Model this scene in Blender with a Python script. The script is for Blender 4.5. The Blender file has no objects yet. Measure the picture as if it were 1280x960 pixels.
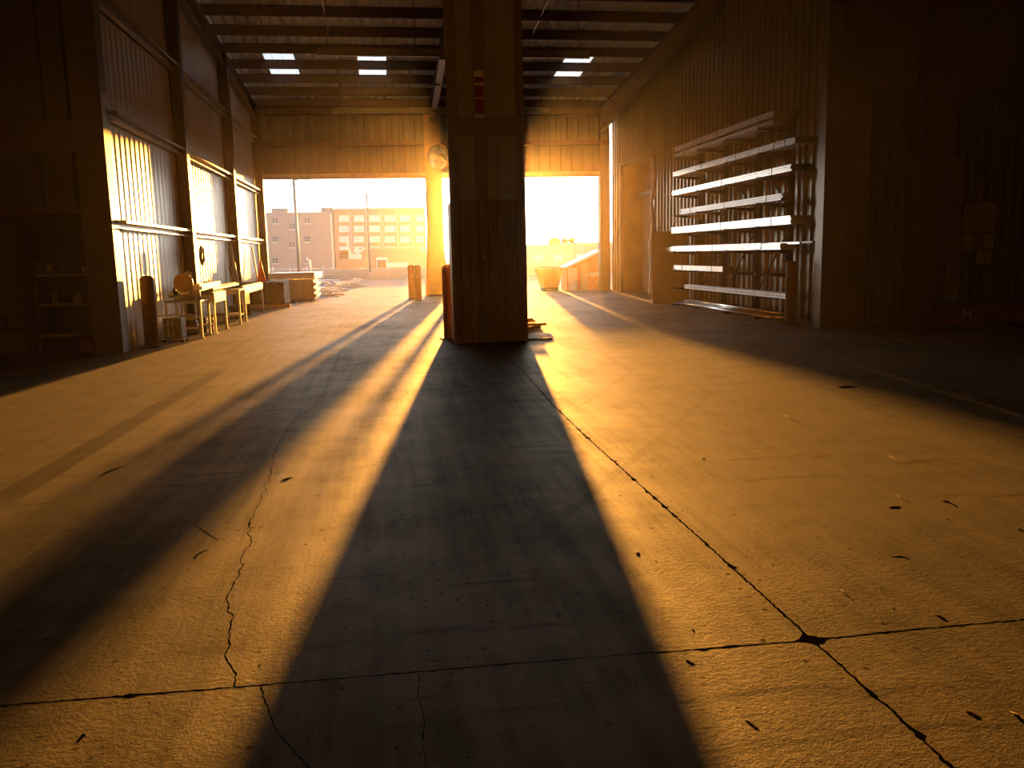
import bpy, bmesh, math, random
from mathutils import Vector, Matrix
random.seed(7)
C = bpy.context.scene.collection
SC = bpy.context.scene
R = math.radians
# ------------------------------------------------------------------ camera geometry
F = 1060.0; CH = 1.5
Yd = Vector((481-640, -(321-480), -F)).normalized()
a = -((481-640)*(795-640)+F*F)/159.0
Zd = -Vector((795-640, a, -F)).normalized()
Xd = Yd.cross(Zd).normalized()
M = Matrix((Xd, Yd, Zd))            # rows: world axes in camera space
def ray(x, y): return M @ Vector((x-640, -(y-480), -F))
def fl(x, y, z=0.0):                # photo pixel -> point on a level plane
    d = ray(x, y); t = (z-CH)/d.z; p = d*t; return Vector((p.x, p.y, z))
def onY(x, y, Y):
    d = ray(x, y); p = d*(Y/d.y); return Vector((p.x, Y, p.z+CH))
def onX(x, y, X):
    d = ray(x, y); p = d*(X/d.x); return Vector((X, p.y, p.z+CH))
# ------------------------------------------------------------------ mesh helper
class MB:
    def __init__(s): s.v = []; s.f = []; s.sm = []
    def add(s, vs, fs, smooth=False):
        n = len(s.v); s.v += [tuple(q) for q in vs]
        for f in fs: s.f.append([i+n for i in f]); s.sm.append(smooth)
        return s
    def box(s, x0, x1, y0, y1, z0, z1):
        return s.add([(x0,y0,z0),(x1,y0,z0),(x1,y1,z0),(x0,y1,z0),(x0,y0,z1),(x1,y0,z1),(x1,y1,z1),(x0,y1,z1)],
                     [(3,2,1,0),(4,5,6,7),(0,1,5,4),(1,2,6,5),(2,3,7,6),(3,0,4,7)])
    def bar(s, p0, p1, w, h, up=(0,0,1)):
        p0 = Vector(p0); p1 = Vector(p1); d = (p1-p0).normalized(); up = Vector(up)
        if abs(d.dot(up)) > .98: up = Vector((0,1,0))
        sx = d.cross(up).normalized()*(w/2); sz = sx.cross(d).normalized()*(h/2)
        vs = []
        for p in (p0, p1): vs += [p-sx-sz, p+sx-sz, p+sx+sz, p-sx+sz]
        return s.add(vs, [(0,1,2,3),(7,6,5,4),(0,4,5,1),(1,5,6,2),(2,6,7,3),(3,7,4,0)])
    def tube(s, pts, r, n=10, cap=True):
        pts = [Vector(p) for p in pts]; rs = r if isinstance(r, (list, tuple)) else [r]*len(pts)
        vs = []; fs = []; ref = None
        for i, p in enumerate(pts):
            d = (pts[min(i+1, len(pts)-1)]-pts[max(i-1, 0)]).normalized()
            u = Vector((0,0,1)) if abs(d.z) < .9 else Vector((1,0,0))
            a_ = d.cross(u).normalized(); b_ = d.cross(a_).normalized()
            for k in range(n):
                t = 2*math.pi*k/n; vs.append(p+a_*math.cos(t)*rs[i]+b_*math.sin(t)*rs[i])
        for i in range(len(pts)-1):
            for k in range(n):
                fs.append((i*n+k, i*n+(k+1)%n, (i+1)*n+(k+1)%n, (i+1)*n+k))
        s.add(vs, fs, True)
        if cap:
            s.add(vs[:n], [tuple(range(n))]); s.add(vs[-n:], [tuple(range(n-1,-1,-1))])
        return s
    def hollow(s, y0, y1, r, t, n=12, x=0, z=0):
        vs = []
        for y in (y0, y1):
            for rr in (r, r-t):
                for k in range(n):
                    q = 2*math.pi*k/n; vs.append((x+math.cos(q)*rr, y, z+math.sin(q)*rr))
        fo = []; fc = []
        for k in range(n):
            j = (k+1) % n
            fo.append((k, j, 2*n+j, 2*n+k)); fo.append((n+j, n+k, 3*n+k, 3*n+j))
            fc.append((k, n+k, n+j, j)); fc.append((2*n+k, 2*n+j, 3*n+j, 3*n+k))
        s.add(vs, fo, True); s.add(vs, fc)
        return s
    def square(s, y0, y1, r, t, c=.004):
        vs = []
        for y in (y0, y1):
            for rr, cc in ((r, c), (r-t, .001)):
                vs += [(x_, y, z_) for x_, z_ in ((-rr+cc,-rr),(rr-cc,-rr),(rr,-rr+cc),(rr,rr-cc),(rr-cc,rr),(-rr+cc,rr),(-rr,rr-cc),(-rr,-rr+cc))]
        f = []
        for k in range(8):
            j = (k+1) % 8
            f += [(k, j, 16+j, 16+k), (8+j, 8+k, 24+k, 24+j), (k, 8+k, 8+j, j), (16+k, 16+j, 24+j, 24+k)]
        return s.add(vs, f)
    def lathe(s, prof, n=20, c=(0,0,0)):
        vs = []; fs = []
        for (r, z) in prof:
            for k in range(n):
                q = 2*math.pi*k/n; vs.append((c[0]+r*math.cos(q), c[1]+r*math.sin(q), c[2]+z))
        m = len(prof)
        for i in range(m-1):
            for k in range(n): fs.append((i*n+k, i*n+(k+1)%n, (i+1)*n+(k+1)%n, (i+1)*n+k))
        s.add(vs, fs, True); s.add(vs[:n], [tuple(range(n-1,-1,-1))]); s.add(vs[-n:], [tuple(range(n))])
        return s
    def prism(s, poly, vec):
        vec = Vector(vec); p = [Vector(q) for q in poly]; n = len(p)
        s.add(p+[q+vec for q in p], [tuple(range(n-1,-1,-1)), tuple(range(n, 2*n))]+[(i, (i+1)%n, n+(i+1)%n, n+i) for i in range(n)])
        return s
    def build(s, name, mat, parent=None, bevel=0.0, fix=True):
        me = bpy.data.meshes.new(name); me.from_pydata(s.v, [], s.f)
        me.polygons.foreach_set('use_smooth', s.sm)
        if fix:
            bm = bmesh.new(); bm.from_mesh(me); bmesh.ops.remove_doubles(bm, verts=bm.verts, dist=1e-5)
            bmesh.ops.recalc_face_normals(bm, faces=bm.faces); bm.to_mesh(me); bm.free()
        me.materials.append(mat)
        o = bpy.data.objects.new(name, me); C.objects.link(o)
        if parent: o.parent = parent
        if bevel:
            b = o.modifiers.new('b', 'BEVEL'); b.width = bevel; b.segments = 2; b.limit_method = 'ANGLE'
        return o
def tag(o, label=None, cat=None, group=None, kind=None):
    if label: o['label'] = label
    if cat: o['category'] = cat
    if group: o['group'] = group
    if kind: o['kind'] = kind
    return o
def thing(name, label, cat, loc=(0,0,0), rz=0, group=None, kind=None):
    o = bpy.data.objects.new(name, None); o.empty_display_size = .1; C.objects.link(o)
    o.location = loc; o.rotation_euler = (0,0,rz)
    return tag(o, label, cat, group, kind)
def struct(name, mb, mat, label=None, cat=None, **k):
    return tag(mb.build(name, mat, **k), label, cat, kind='structure')
def solo(name, mb, mat, label, cat, group=None, loc=(0,0,0), rot=(0,0,0), bevel=0):
    o = mb.build(name, mat, bevel=bevel); o.location = loc; o.rotation_euler = rot
    return tag(o, label, cat, group)
# ------------------------------------------------------------------ materials
def nmat(name):
    m = bpy.data.materials.new(name); m.use_nodes = True; nt = m.node_tree
    return m, nt, nt.nodes, nt.links, nt.nodes['Principled BSDF']
def mat(name, col, rough=.5, metal=0.0, var=.25, scale=3.0, bump=0.0, bscale=30., spec=.5, stretch=(1,1,1), col2=None):
    m, nt, N, L, b = nmat(name)
    tc = N.new('ShaderNodeTexCoord'); mp = N.new('ShaderNodeMapping'); mp.inputs['Scale'].default_value = stretch
    L.new(tc.outputs['Object'], mp.inputs[0])
    nz = N.new('ShaderNodeTexNoise'); nz.inputs['Scale'].default_value = scale; nz.inputs['Detail'].default_value = 6
    nz.inputs['Roughness'].default_value = .65
    L.new(mp.outputs[0], nz.inputs['Vector'])
    mx = N.new('ShaderNodeMix'); mx.data_type = 'RGBA'
    c = Vector(col); c2 = Vector(col2) if col2 else c*(1-var)
    mx.inputs[6].default_value = (*(c2), 1); mx.inputs[7].default_value = (*(c*(1+var*.5)), 1)
    rp = N.new('ShaderNodeMapRange'); rp.inputs[1].default_value = .3; rp.inputs[2].default_value = .7
    L.new(nz.outputs[0], rp.inputs[0]); L.new(rp.outputs[0], mx.inputs[0])
    L.new(mx.outputs[2], b.inputs['Base Color'])
    b.inputs['Roughness'].default_value = rough; b.inputs['Metallic'].default_value = metal
    b.inputs['Specular IOR Level'].default_value = spec
    if bump:
        n2 = N.new('ShaderNodeTexNoise'); n2.inputs['Scale'].default_value = bscale; n2.inputs['Detail'].default_value = 5
        L.new(mp.outputs[0], n2.inputs['Vector'])
        bp = N.new('ShaderNodeBump'); bp.inputs['Strength'].default_value = 1; bp.inputs['Distance'].default_value = bump
        L.new(n2.outputs[0], bp.inputs['Height']); L.new(bp.outputs[0], b.inputs['Normal'])
    return m
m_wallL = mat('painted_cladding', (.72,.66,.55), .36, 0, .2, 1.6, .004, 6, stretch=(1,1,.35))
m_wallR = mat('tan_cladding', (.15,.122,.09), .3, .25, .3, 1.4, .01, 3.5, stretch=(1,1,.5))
m_far = mat('buff_cladding', (.16,.13,.10), .5, 0, .2, 1.5, .002, 6)
m_roof = mat('roof_sheet', (.6,.6,.62), .45, .1, .2, 1.2)
m_steel = mat('primer_steel', (.085,.045,.035), .5, .1, .3, 4, .001, 20)
m_girt = mat('painted_girt', (.5,.44,.34), .35, .1, .3, 4)
m_railm = mat('rail_paint', (.2,.17,.13), .35, .2, .3, 4)
m_clad = mat('brown_cladding', (.32,.23,.16), .5, 0, .35, 2.5, .002, 10, stretch=(1,1,.3))
m_facade = mat('shaded_cladding', (.04,.03,.023), .6, 0, .35, 2.5, .002, 10, stretch=(1,1,.3), spec=.25)  # brown cladding darkened: shade of the side corners is in the colour
m_panel2 = mat('shaded_board', (.085,.07,.048), .7, 0, .2, 2.5, spec=.2)  # pale panel with the corner shade mixed into its colour
m_panel = mat('pale_panel', (.42,.37,.26), .6, 0, .2, 2.5, .001, 20)
m_dark = mat('dark_steel', (.03,.027,.025), .5, .2, .3, 5)
m_black = mat('black_dirt', (.012,.010,.008), 1, 0, .4, 30, spec=0)
m_galv = mat('galvanised', (.8,.8,.78), .2, .92, .15, 9, .0003, 60)
m_galv2 = mat('galvanised_dull', (.45,.46,.47), .35, .8, .3, 9, .0005, 60)
m_strap = mat('black_strap', (.02,.02,.02), .5)
m_bol = mat('rusty_paint', (.2,.11,.05), .55, 0, .45, 6, .001, 30)
m_bolo = mat('orange_glow_paint', (.7,.3,.09), .5, 0, .3, 6)  # orange brightened to carry the sun glow at the far doors
m_wood = mat('lumber', (.55,.38,.2), .6, 0, .3, 4, .001, 30, stretch=(6,1,6))
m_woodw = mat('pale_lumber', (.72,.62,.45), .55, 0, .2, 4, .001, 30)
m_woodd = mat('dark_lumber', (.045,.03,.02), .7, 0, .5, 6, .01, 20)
m_ply = mat('plywood', (.3,.19,.1), .6, 0, .35, 2, .001, 20, stretch=(1,1,.2))
m_white = mat('white_paint', (.75,.72,.64), .4, 0, .12, 5)
m_saw = mat('saw_housing', (.5,.32,.16), .45, .1, .3, 8)
m_grey = mat('grey_paint', (.3,.29,.27), .45, 0, .25, 6)
m_red2 = mat('shaded_red_paint', (.09,.012,.01), .5, 0, .2, 6)  # red toned down, gloom of the side corners included in the colour
m_red = mat('red_paint', (.3,.015,.01), .4, 0, .2, 6)
m_cone = mat('cone_orange', (.85,.09,.02), .45, 0, .12, 6)
m_asph = mat('asphalt', (.20,.18,.17), .75, 0, .3, .4, .004, 30)
m_brickg = mat('grey_brick', (.42,.30,.24), .8, 0, .12, .2)
m_bricko = mat('red_brick', (.50,.22,.11), .8, 0, .12, .2)
m_conc = mat('pale_concrete', (.45,.42,.38), .8, 0, .15, 1)
m_paper2 = mat('shaded_paper', (.22,.18,.12), .8, 0, .2, 8)  # paper darkened by colour for the unlit corners
m_paper = mat('paper', (.5,.4,.28), .8, 0, .2, 8)
m_glassd = mat('dark_glass', (.1,.1,.1), .15, 0, .1, 3)
m_winpale = mat('pale_window', (.75,.75,.75), .3, 0, .2, .5)
m_leaf = mat('tree_green', (.06,.08,.03), .8, 0, .4, 2)
m_chip = mat('debris', (.05,.035,.02), .8, 0, .5, 40)
m_strw = mat('straw', (.45,.3,.12), .7, 0, .2, 40)
m_rubber = mat('rubber', (.02,.02,.02), .7)
# perforated channel
# brick pattern on grey / red brick kept in the material
def brickify(m, c1, c2, mortar, sc):
    nt = m.node_tree; N = nt.nodes; L = nt.links; b = N['Principled BSDF']
    tc = N.new('ShaderNodeTexCoord'); sp = N.new('ShaderNodeSeparateXYZ'); cb = N.new('ShaderNodeCombineXYZ')
    L.new(tc.outputs['Object'], sp.inputs[0]); L.new(sp.outputs[0], cb.inputs[0]); L.new(sp.outputs[2], cb.inputs[1])
    br = N.new('ShaderNodeTexBrick'); br.inputs['Color1'].default_value = (*c1,1); br.inputs['Color2'].default_value = (*c2,1)
    br.inputs['Mortar'].default_value = (*mortar,1); br.inputs['Scale'].default_value = sc
    L.new(cb.outputs[0], br.inputs['Vector']); L.new(br.outputs['Color'], b.inputs['Base Color'])
brickify(m_brickg, (.46,.36,.31), (.42,.33,.28), (.5,.44,.4), .8)
brickify(m_bricko, (.55,.30,.19), (.5,.27,.17), (.55,.42,.34), .8)
# mirror
m_mirror, nt, N, L, b = nmat('mirror'); b.inputs['Metallic'].default_value = 1; b.inputs['Roughness'].default_value = .05; b.inputs['Base Color'].default_value = (.85,.85,.85,1)
# skylight sheet: translucent fibreglass
m_sky, nt, N, L, b = nmat('skylight_sheet')
tr = N.new('ShaderNodeBsdfTransparent'); tr.inputs[0].default_value = (.3,.35,.4,1)
tl = N.new('ShaderNodeBsdfTranslucent'); tl.inputs[0].default_value = (.4,.48,.58,1)
ms = N.new('ShaderNodeMixShader'); ms.inputs[0].default_value = .5
L.new(tr.outputs[0], ms.inputs[1]); L.new(tl.outputs[0], ms.inputs[2]); L.new(ms.outputs[0], N['Material Output'].inputs[0])
# concrete floor
m_floor, nt, N, L, b = nmat('concrete_floor')
tc = N.new('ShaderNodeTexCoord')
def noise(scale, det=6, rough=.6, stretch=None, rot=0):
    n = N.new('ShaderNodeTexNoise'); n.inputs['Scale'].default_value = scale; n.inputs['Detail'].default_value = det; n.inputs['Roughness'].default_value = rough
    if stretch:
        mp = N.new('ShaderNodeMapping'); mp.inputs['Scale'].default_value = stretch; mp.inputs['Rotation'].default_value = (0,0,rot)
        L.new(tc.outputs['Object'], mp.inputs[0]); L.new(mp.outputs[0], n.inputs['Vector'])
    else: L.new(tc.outputs['Object'], n.inputs['Vector'])
    return n.outputs[0]
def math_(op, a_, b_=None, c_=None, clamp=False):
    n = N.new('ShaderNodeMath'); n.operation = op; n.use_clamp = clamp
    for i, q in enumerate((a_, b_, c_)):
        if q is None: continue
        if isinstance(q, (int, float)): n.inputs[i].default_value = q
        else: L.new(q, n.inputs[i])
    return n.outputs[0]
def ramp(v, lo, hi, o0=0., o1=1.):
    n = N.new('ShaderNodeMapRange'); n.inputs[1].default_value = lo; n.inputs[2].default_value = hi; n.inputs[3].default_value = o0; n.inputs[4].default_value = o1
    n.interpolation_type = 'SMOOTHSTEP'; L.new(v, n.inputs[0]); return n.outputs[0]
sep = N.new('ShaderNodeSeparateXYZ'); L.new(tc.outputs['Object'], sep.inputs[0]); X_, Y_ = sep.outputs[0], sep.outputs[1]
big = noise(.45, 5, .6); mid = noise(2.2, 6, .65); fine = noise(42, 4, .75); grit = noise(120, 3, .6)
streak = noise(1.0, 5, .7, (9, .5, 1), R(8)); streak2 = noise(1.0, 5, .7, (.7, 6, 1), R(-18))
val = math_('ADD', math_('MULTIPLY', big, .5), math_('MULTIPLY', mid, .3))
val = math_('ADD', val, math_('MULTIPLY', streak, .32))
dirt = ramp(val, .4, .68)
# scuffs and stains of their own shape
st = ramp(streak2, .54, .68, 0, .7); st = math_('MULTIPLY', st, ramp(big, .42, .58))
tyre = None
def track(x0, y0, x1, y1, w, soft, strength):
    dx, dy = x1-x0, y1-y0; l = math.hypot(dx, dy); nx, ny = -dy/l, dx/l; c = nx*x0+ny*y0
    wob = math_('MULTIPLY', math_('SUBTRACT', mid, .5), .06)
    d = math_('ADD', math_('ADD', math_('MULTIPLY', X_, nx), math_('MULTIPLY', Y_, ny)), -c)
    d = math_('ABSOLUTE', math_('ADD', d, wob))
    t = math_('ADD', math_('ADD', math_('MULTIPLY', X_, dx/l), math_('MULTIPLY', Y_, dy/l)), -(x0*dx+y0*dy)/l)
    ends = math_('MULTIPLY', ramp(t, 0, .8), ramp(t, l-1.5, l, 1, 0))
    s_ = math_('MULTIPLY', ramp(d, w, w+soft, strength, 0), ends)
    return math_('MULTIPLY', s_, ramp(fine, .3, .55, .6, 1))
tl_ = []
for (p, q, w, sf, s_) in [((-60,662),(292,453),.09,.04,.75), ((0,575),(230,466),.02,.05,.3), ((640,700),(905,480),.025,.02,.3), ((700,525),(840,430),.012,.02,.3),
                     ((505,600),(640,560),.02,.03,.35), ((1195,551),(1300,580),.06,.06,.55), ((1000,470),(1200,560),.03,.08,.25), ((190,500),(340,425),.03,.05,.2), ((560,520),(575,430),.02,.02,.3),((640,745),(745,625),.012,.02,.4)]:
    A = fl(*p); B = fl(*q); tl_.append(track(A.x, A.y, B.x, B.y, w, sf, s_))
tot = st
for t_ in tl_: tot = math_('MAXIMUM', tot, t_)
specks = math_('MAXIMUM', ramp(noise(38, 2, .5), .66, .72, 0, .8), ramp(noise(14, 3, .5), .7, .74, 0, .8))
vo = N.new('ShaderNodeTexVoronoi'); vo.inputs['Scale'].default_value = 15; vo.inputs['Randomness'].default_value = 1
wv = N.new('ShaderNodeVectorMath'); wv.operation = 'MULTIPLY_ADD'; nzz = N.new('ShaderNodeTexNoise'); nzz.inputs['Scale'].default_value = 40; L.new(tc.outputs['Object'], nzz.inputs['Vector'])
L.new(nzz.outputs['Color'], wv.inputs[0]); wv.inputs[1].default_value = (.03,.03,0); L.new(tc.outputs['Object'], wv.inputs[2]); L.new(wv.outputs[0], vo.inputs['Vector'])
sc_ = N.new('ShaderNodeSeparateColor'); L.new(vo.outputs['Color'], sc_.inputs[0])
thr = math_('MULTIPLY', ramp(sc_.outputs[0], .3, 1, .02, 1), .2)
pit_shade = ramp(math_('SUBTRACT', vo.outputs['Distance'], thr), -.02, .02, .9, 0)  # shading of small dirt-filled hollows, put into the floor colour
pit_shade = math_('MULTIPLY', pit_shade, ramp(sc_.outputs[0], .3, .35))
specks = math_('MAXIMUM', specks, pit_shade)
specks = math_('MULTIPLY', specks, ramp(noise(.8, 3, .5), .35, .6, .35, 1))
tot = math_('MAXIMUM', tot, specks)
cr = N.new('ShaderNodeMix'); cr.data_type = 'RGBA'; cr.inputs[6].default_value = (.05,.042,.032,1); cr.inputs[7].default_value = (.165,.135,.095,1)
L.new(dirt, cr.inputs[0])
c3 = N.new('ShaderNodeMix'); c3.data_type = 'RGBA'; c3.inputs[7].default_value = (.035,.028,.02,1)
L.new(tot, c3.inputs[0]); L.new(cr.outputs[2], c3.inputs[6]); L.new(c3.outputs[2], b.inputs['Base Color'])
L.new(ramp(val, .3, .7, .8, .64), b.inputs['Roughness'])
keep = math_('MULTIPLY', math_('SUBTRACT', 1.0, tot), ramp(val, .36, .68, .3, 1)); keep = math_('MULTIPLY', keep, ramp(fine, .3, .6, .65, 1))
L.new(math_('MULTIPLY', keep, .6), b.inputs['Specular IOR Level']); L.new(math_('MULTIPLY', keep, .2), b.inputs['Coat Weight'])
b.inputs['Coat Roughness'].default_value = .42; b.inputs['Specular Tint'].default_value = (1,.9,.72,1); b.inputs['Coat Tint'].default_value = (1,.95,.85,1)
h1 = math_('ADD', math_('MULTIPLY', fine, 1.0), math_('MULTIPLY', grit, .35)); h1 = math_('ADD', h1, math_('MULTIPLY', noise(9, 4, .6), .35))
h1 = math_('ADD', h1, math_('MULTIPLY', mid, 1.2))
pits = ramp(noise(40, 2, .5), .62, .70, 0, -.0)
h1 = math_('ADD', h1, pits); h1 = math_('ADD', h1, math_('MULTIPLY', streak, .5))
bp = N.new('ShaderNodeBump'); bp.inputs['Strength'].default_value = .8; bp.inputs['Distance'].default_value = .0034
L.new(h1, bp.inputs['Height']); L.new(bp.outputs[0], b.inputs['Normal'])
# ------------------------------------------------------------------ building constants
XL, XR, YF, YN = -4.5, 8.8, 32.4, 15.1
def roofz(y): return 6.97+.0925*(YF-y)      # underside of purlins' sheet reference
# floor slab
fb = MB(); fb.box(-14, 18, -8, YF+.35, -.25, 0); struct('floor', fb, m_floor)
# ribbed sheet between two horizontal points (p0->p1), inward normal n, z range
def ribbed(mb, p0, p1, n, z0, z1, pitch=.305, depth=.035, base=.06, zf=None, rib=(.35,.5,.72,.87)):
    p0 = Vector((p0[0], p0[1], 0)); p1 = Vector((p1[0], p1[1], 0)); n = Vector((n[0], n[1], 0)); d = p1-p0; l = d.length; d.normalize()
    us = [(0, 0)]; k = 0
    while k*pitch < l:
        for (q, hh) in zip(rib, (0, 1, 1, 0)):
            u = (k+q)*pitch
            if u < l: us.append((u, hh*depth))
        k += 1
    us.append((l, 0))
    vs = []; fs = []
    for (u, h) in us:
        q = p0+d*u
        for (off, z) in ((h, z0), (h, z1), (-base, z1), (-base, z0)):
            pp = q+n*off; zz = z
            if z == z1 and zf: zz = zf(pp.y)
            vs.append((pp.x, pp.y, zz))
    m_ = len(us)
    for i in range(m_-1):
        A = i*4; B = A+4
        fs += [(A, B, B+1, A+1), (A+1, B+1, B+2, A+2), (A+2, B+2, B+3, A+3), (A+3, B+3, B, A)]
    fs += [(0,1,2,3), ((m_-1)*4+3, (m_-1)*4+2, (m_-1)*4+1, (m_-1)*4)]
    return mb.add(vs, fs)
# left wall
mb = MB(); ribbed(mb, (XL, YN), (XL, YF), (1, 0), 0, 7, depth=.011, rib=(.3,.5,.75,.95), zf=lambda y: roofz(y)+.02); struct('wall_left', mb, m_wallL)
# right wall with tall door recess
mb = MB()
rw = lambda y: roofz(y)+.02
RY0, RY1, RZ = 27.2, 31.3, 4.68
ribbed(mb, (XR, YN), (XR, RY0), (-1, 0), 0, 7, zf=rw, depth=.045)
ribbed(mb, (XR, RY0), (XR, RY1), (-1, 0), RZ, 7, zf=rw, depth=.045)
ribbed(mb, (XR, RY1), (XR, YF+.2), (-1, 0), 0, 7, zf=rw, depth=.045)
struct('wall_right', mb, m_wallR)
mb = MB(); ribbed(mb, (XR+.75, RY0-.1), (XR+.75, RY1+.1), (-1, 0), 0, RZ+.1, depth=.02, pitch=.22)
mb.box(XR+.03, XR+.8, RY0-.12, RY0-.02, 0, RZ+.1); mb.box(XR+.03, XR+.8, RY1+.02, RY1+.12, 0, RZ+.1); mb.box(XR+.03, XR+.8, RY0-.02, RY1+.02, RZ+.02, RZ+.12)
struct('wall_right_recess', mb, mat('recess_panel', (.45,.3,.17), .5, 0, .2, 2))
mb = MB(); mb.box(XR-.06, XR+.06, RY0-.05, RY0+.07, 0, RZ); mb.box(XR-.06, XR+.06, RY1-.07, RY1+.05, 0, RZ); mb.box(XR-.08, XR+.06, RY0-.05, RY1+.05, RZ-.08, RZ+.04)
struct('trim_1', mb, m_wallR)
mb = MB(); mb.box(XR+.6, XR+.72, RY0, RY1, 3.5, 3.62); struct('trim_2', mb, m_girt)
# loose insulation bulging at the recess jamb
mb = MB(); pts = []; rs = []
for i in range(24):
    z = .02+i*.19; pts.append((XR-.2-.02*math.sin(i*.9), RY0-.3+.04*math.sin(i*1.7), z)); rs.append(.06+.02*math.sin(i*2.3)+(.04 if i < 11 else 0))
mb.tube(pts, rs, 10)
solo('insulation_roll', mb, m_wallL, 'crumpled pale sheeting hanging beside the tall recess in the right wall', 'sheeting')
# far wall: lintel panels over the door openings
HZ = 4.46
mb = MB(); ribbed(mb, (-4.5, YF), (8.62, YF), (0, -1), HZ, 5.6, depth=.02, pitch=.42); ribbed(mb, (-4.5, YF+.02), (8.62, YF+.02), (0, -1), 5.6, 7.15, depth=.02, pitch=.42)
ribbed(mb, (8.62, YF), (XR+.1, YF), (0,-1), 6.35, 7.15, depth=.02)
struct('wall_far', mb, m_far)
mb = MB(); mb.box(-4.5, 8.6, YF-.16, YF-.02, 5.52, 5.68); struct('trim_3', mb, m_steel)
mb = MB(); mb.box(-4.5, 8.6, YF-.08, YF+.16, HZ-.1, HZ+.08); struct('trim_4', mb, m_girt)
mb = MB(); mb.box(-4.5, 8.6, YF-.2, YF-.02, 6.6, 6.95); struct('trim_5', mb, m_steel)
# columns of the far wall
def icol(name, label, x0, x1, y0, y1, z1, m_, web='x', **k):
    t = thing(name, label, 'column', ((x0+x1)/2, (y0+y1)/2, 0), kind='structure')
    hx, hy = (x1-x0)/2, (y1-y0)/2; q = MB()
    if web == 'y':
        q.box(-hx, hx, -hy, -hy+.02, 0, z1); q.box(-hx, hx, hy-.02, hy, 0, z1); q.box(-.01, .01, -hy+.02, hy-.02, 0, z1)
    else:
        q.box(-hx, -hx+.02, -hy, hy, 0, z1); q.box(hx-.02, hx, -hy, hy, 0, z1); q.box(-hx+.02, hx-.02, -.01, .01, 0, z1)
    q.build('shaft', m_, t)
    q = MB(); q.box(-hx-.08, hx+.08, -hy-.08, hy+.08, 0, .03)
    for sx in (-1, 1):
        for sy in (-1, 1): q.lathe([(.02,.03),(.02,.07)], 6, (sx*(hx+.04), sy*(hy+.04), 0))
    q.build('base_plate', m_, t)
    return t
# middle far column: boxed, flaring at foot
m_fcol = mat('orange_column', (.45,.27,.12), .5, 0, .2, 3)
t = thing('door_column', 'sunlit column between the two far door openings', 'column', (1.92, YF, 0), kind='structure')
q = MB(); q.box(-.3, .3, -.18, .25, .0, 7.1); q.build('shaft', m_fcol, t)
q = MB(); q.prism([(-.30,-.19,0),(-.46,-.19,0),(-.30,-.19,2.6)], (0,.3,0)); q.prism([(.3,-.19,0),(.3,-.19,1.9),(.42,-.19,0)], (0,.3,0)); q.build('guard_plate', m_bolo, t)
q = MB(); q.box(-.36,.36,-.26,.3,0,.06); q.build('base_plate', m_steel, t)
t = thing('door_column', 'steel column at the right jamb of the far right opening', 'column', (8.42, YF, 0), kind='structure')
q = MB(); q.box(-.18, .2, -.16, .2, 0, 7.1); q.build('shaft', m_far, t)
q = MB(); q.box(-.24,.26,-.22,.26,0,.04); q.build('base_plate', m_steel, t)
icol('wall_column', 'rust-edged column at the far left corner beside the door opening', -4.48, -4.2, YF-.35, YF-.1, 7.0, m_steel)
icol('wall_column', 'dark steel column on the left wall behind the miter saw', XL+.002, XL+.27, 20.15, 20.42, roofz(20.3)-.1, m_steel)
icol('wall_column', 'dark steel column on the left wall beyond the second girt bay', XL+.002, XL+.27, 26.2, 26.46, roofz(26.3)-.1, m_steel)
# girts on left wall
for nme, z, lab in (('low', 2.16, 'pale horizontal girt on the left wall at sunlit mid height'), ('mid', 3.93, 'pale horizontal girt on the left wall at the top edge of sunlight'), ('top', 5.72, 'dim horizontal girt high on the left wall')):
    mb = MB(); y0 = 15.35
    mb.box(XL+.002, XL+.22, y0, YF-.4, z+.04, z+.055); mb.box(XL+.002, XL+.05, y0, YF-.4, z-.1, z+.055); mb.box(XL+.205, XL+.22, y0, YF-.4, z+.0, z+.055); mb.box(XL+.002, XL+.16, y0, YF-.4, z-.1, z-.085)
    struct('girt', mb, m_girt, lab, 'girt')
# corner jambs at the near ends of both side walls
mb = MB(); mb.box(-4.86, -4.5, 14.95, 15.12, 0, 8.4); mb.box(-4.5, -4.40, 14.95, 15.3, 0, 8.4); struct('trim_6', mb, mat('rust_jamb', (.1,.055,.03), .5, 0, .3, 5))
mb = MB(); mb.box(8.02, 8.9, 14.9, 15.1, 0, 8.4); mb.box(8.0, 8.08, 14.86, 15.12, 0, 8.4); struct('trim_7', mb, m_wallR)
# roof sheet with skylights
SK = [(-3.35,-2.45), (-.56,.31), (5.9,6.8)]; SY0, SY1 = 26.7, 29.5
mb = MB(); sk = [MB(), MB(), MB()]
xs = []; x = -14.0
while x < 18.0:
    for (q, h) in ((0, 0), (.09, 0), (.12, .05), (.18, .05), (.21, 0)): xs.append((x+q, h))
    x += .3
edges = sorted(set([e for s_ in SK for e in s_]))
for e in edges: xs.append((e, 0.0))
xs.sort()
ys = [-8.0, SY0, SY1, YF+.4]
def rp(x, h, y): return (x, y, roofz(y)+.13+h)
for i in range(len(xs)-1):
    (xa, ha), (xb, hb) = xs[i], xs[i+1]; xm = (xa+xb)/2
    for j in range(3):
        tgt = mb
        if j == 1:
            for s_i, (e0, e1) in enumerate(SK):
                if e0 < xm < e1: tgt = sk[s_i]
        tgt.add([rp(xa, ha, ys[j]), rp(xb, hb, ys[j]), rp(xb, hb, ys[j+1]), rp(xa, ha, ys[j+1])], [(0,1,2,3)])
struct('ceiling', mb, m_roof)
for s_i, lab in enumerate(('first translucent skylight sheet from the left wall', 'translucent skylight sheet just left of the pillar', 'translucent skylight sheet right of the pillar')):
    tag(sk[s_i].build('skylight', m_sky), lab, 'skylight', kind='structure')
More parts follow.
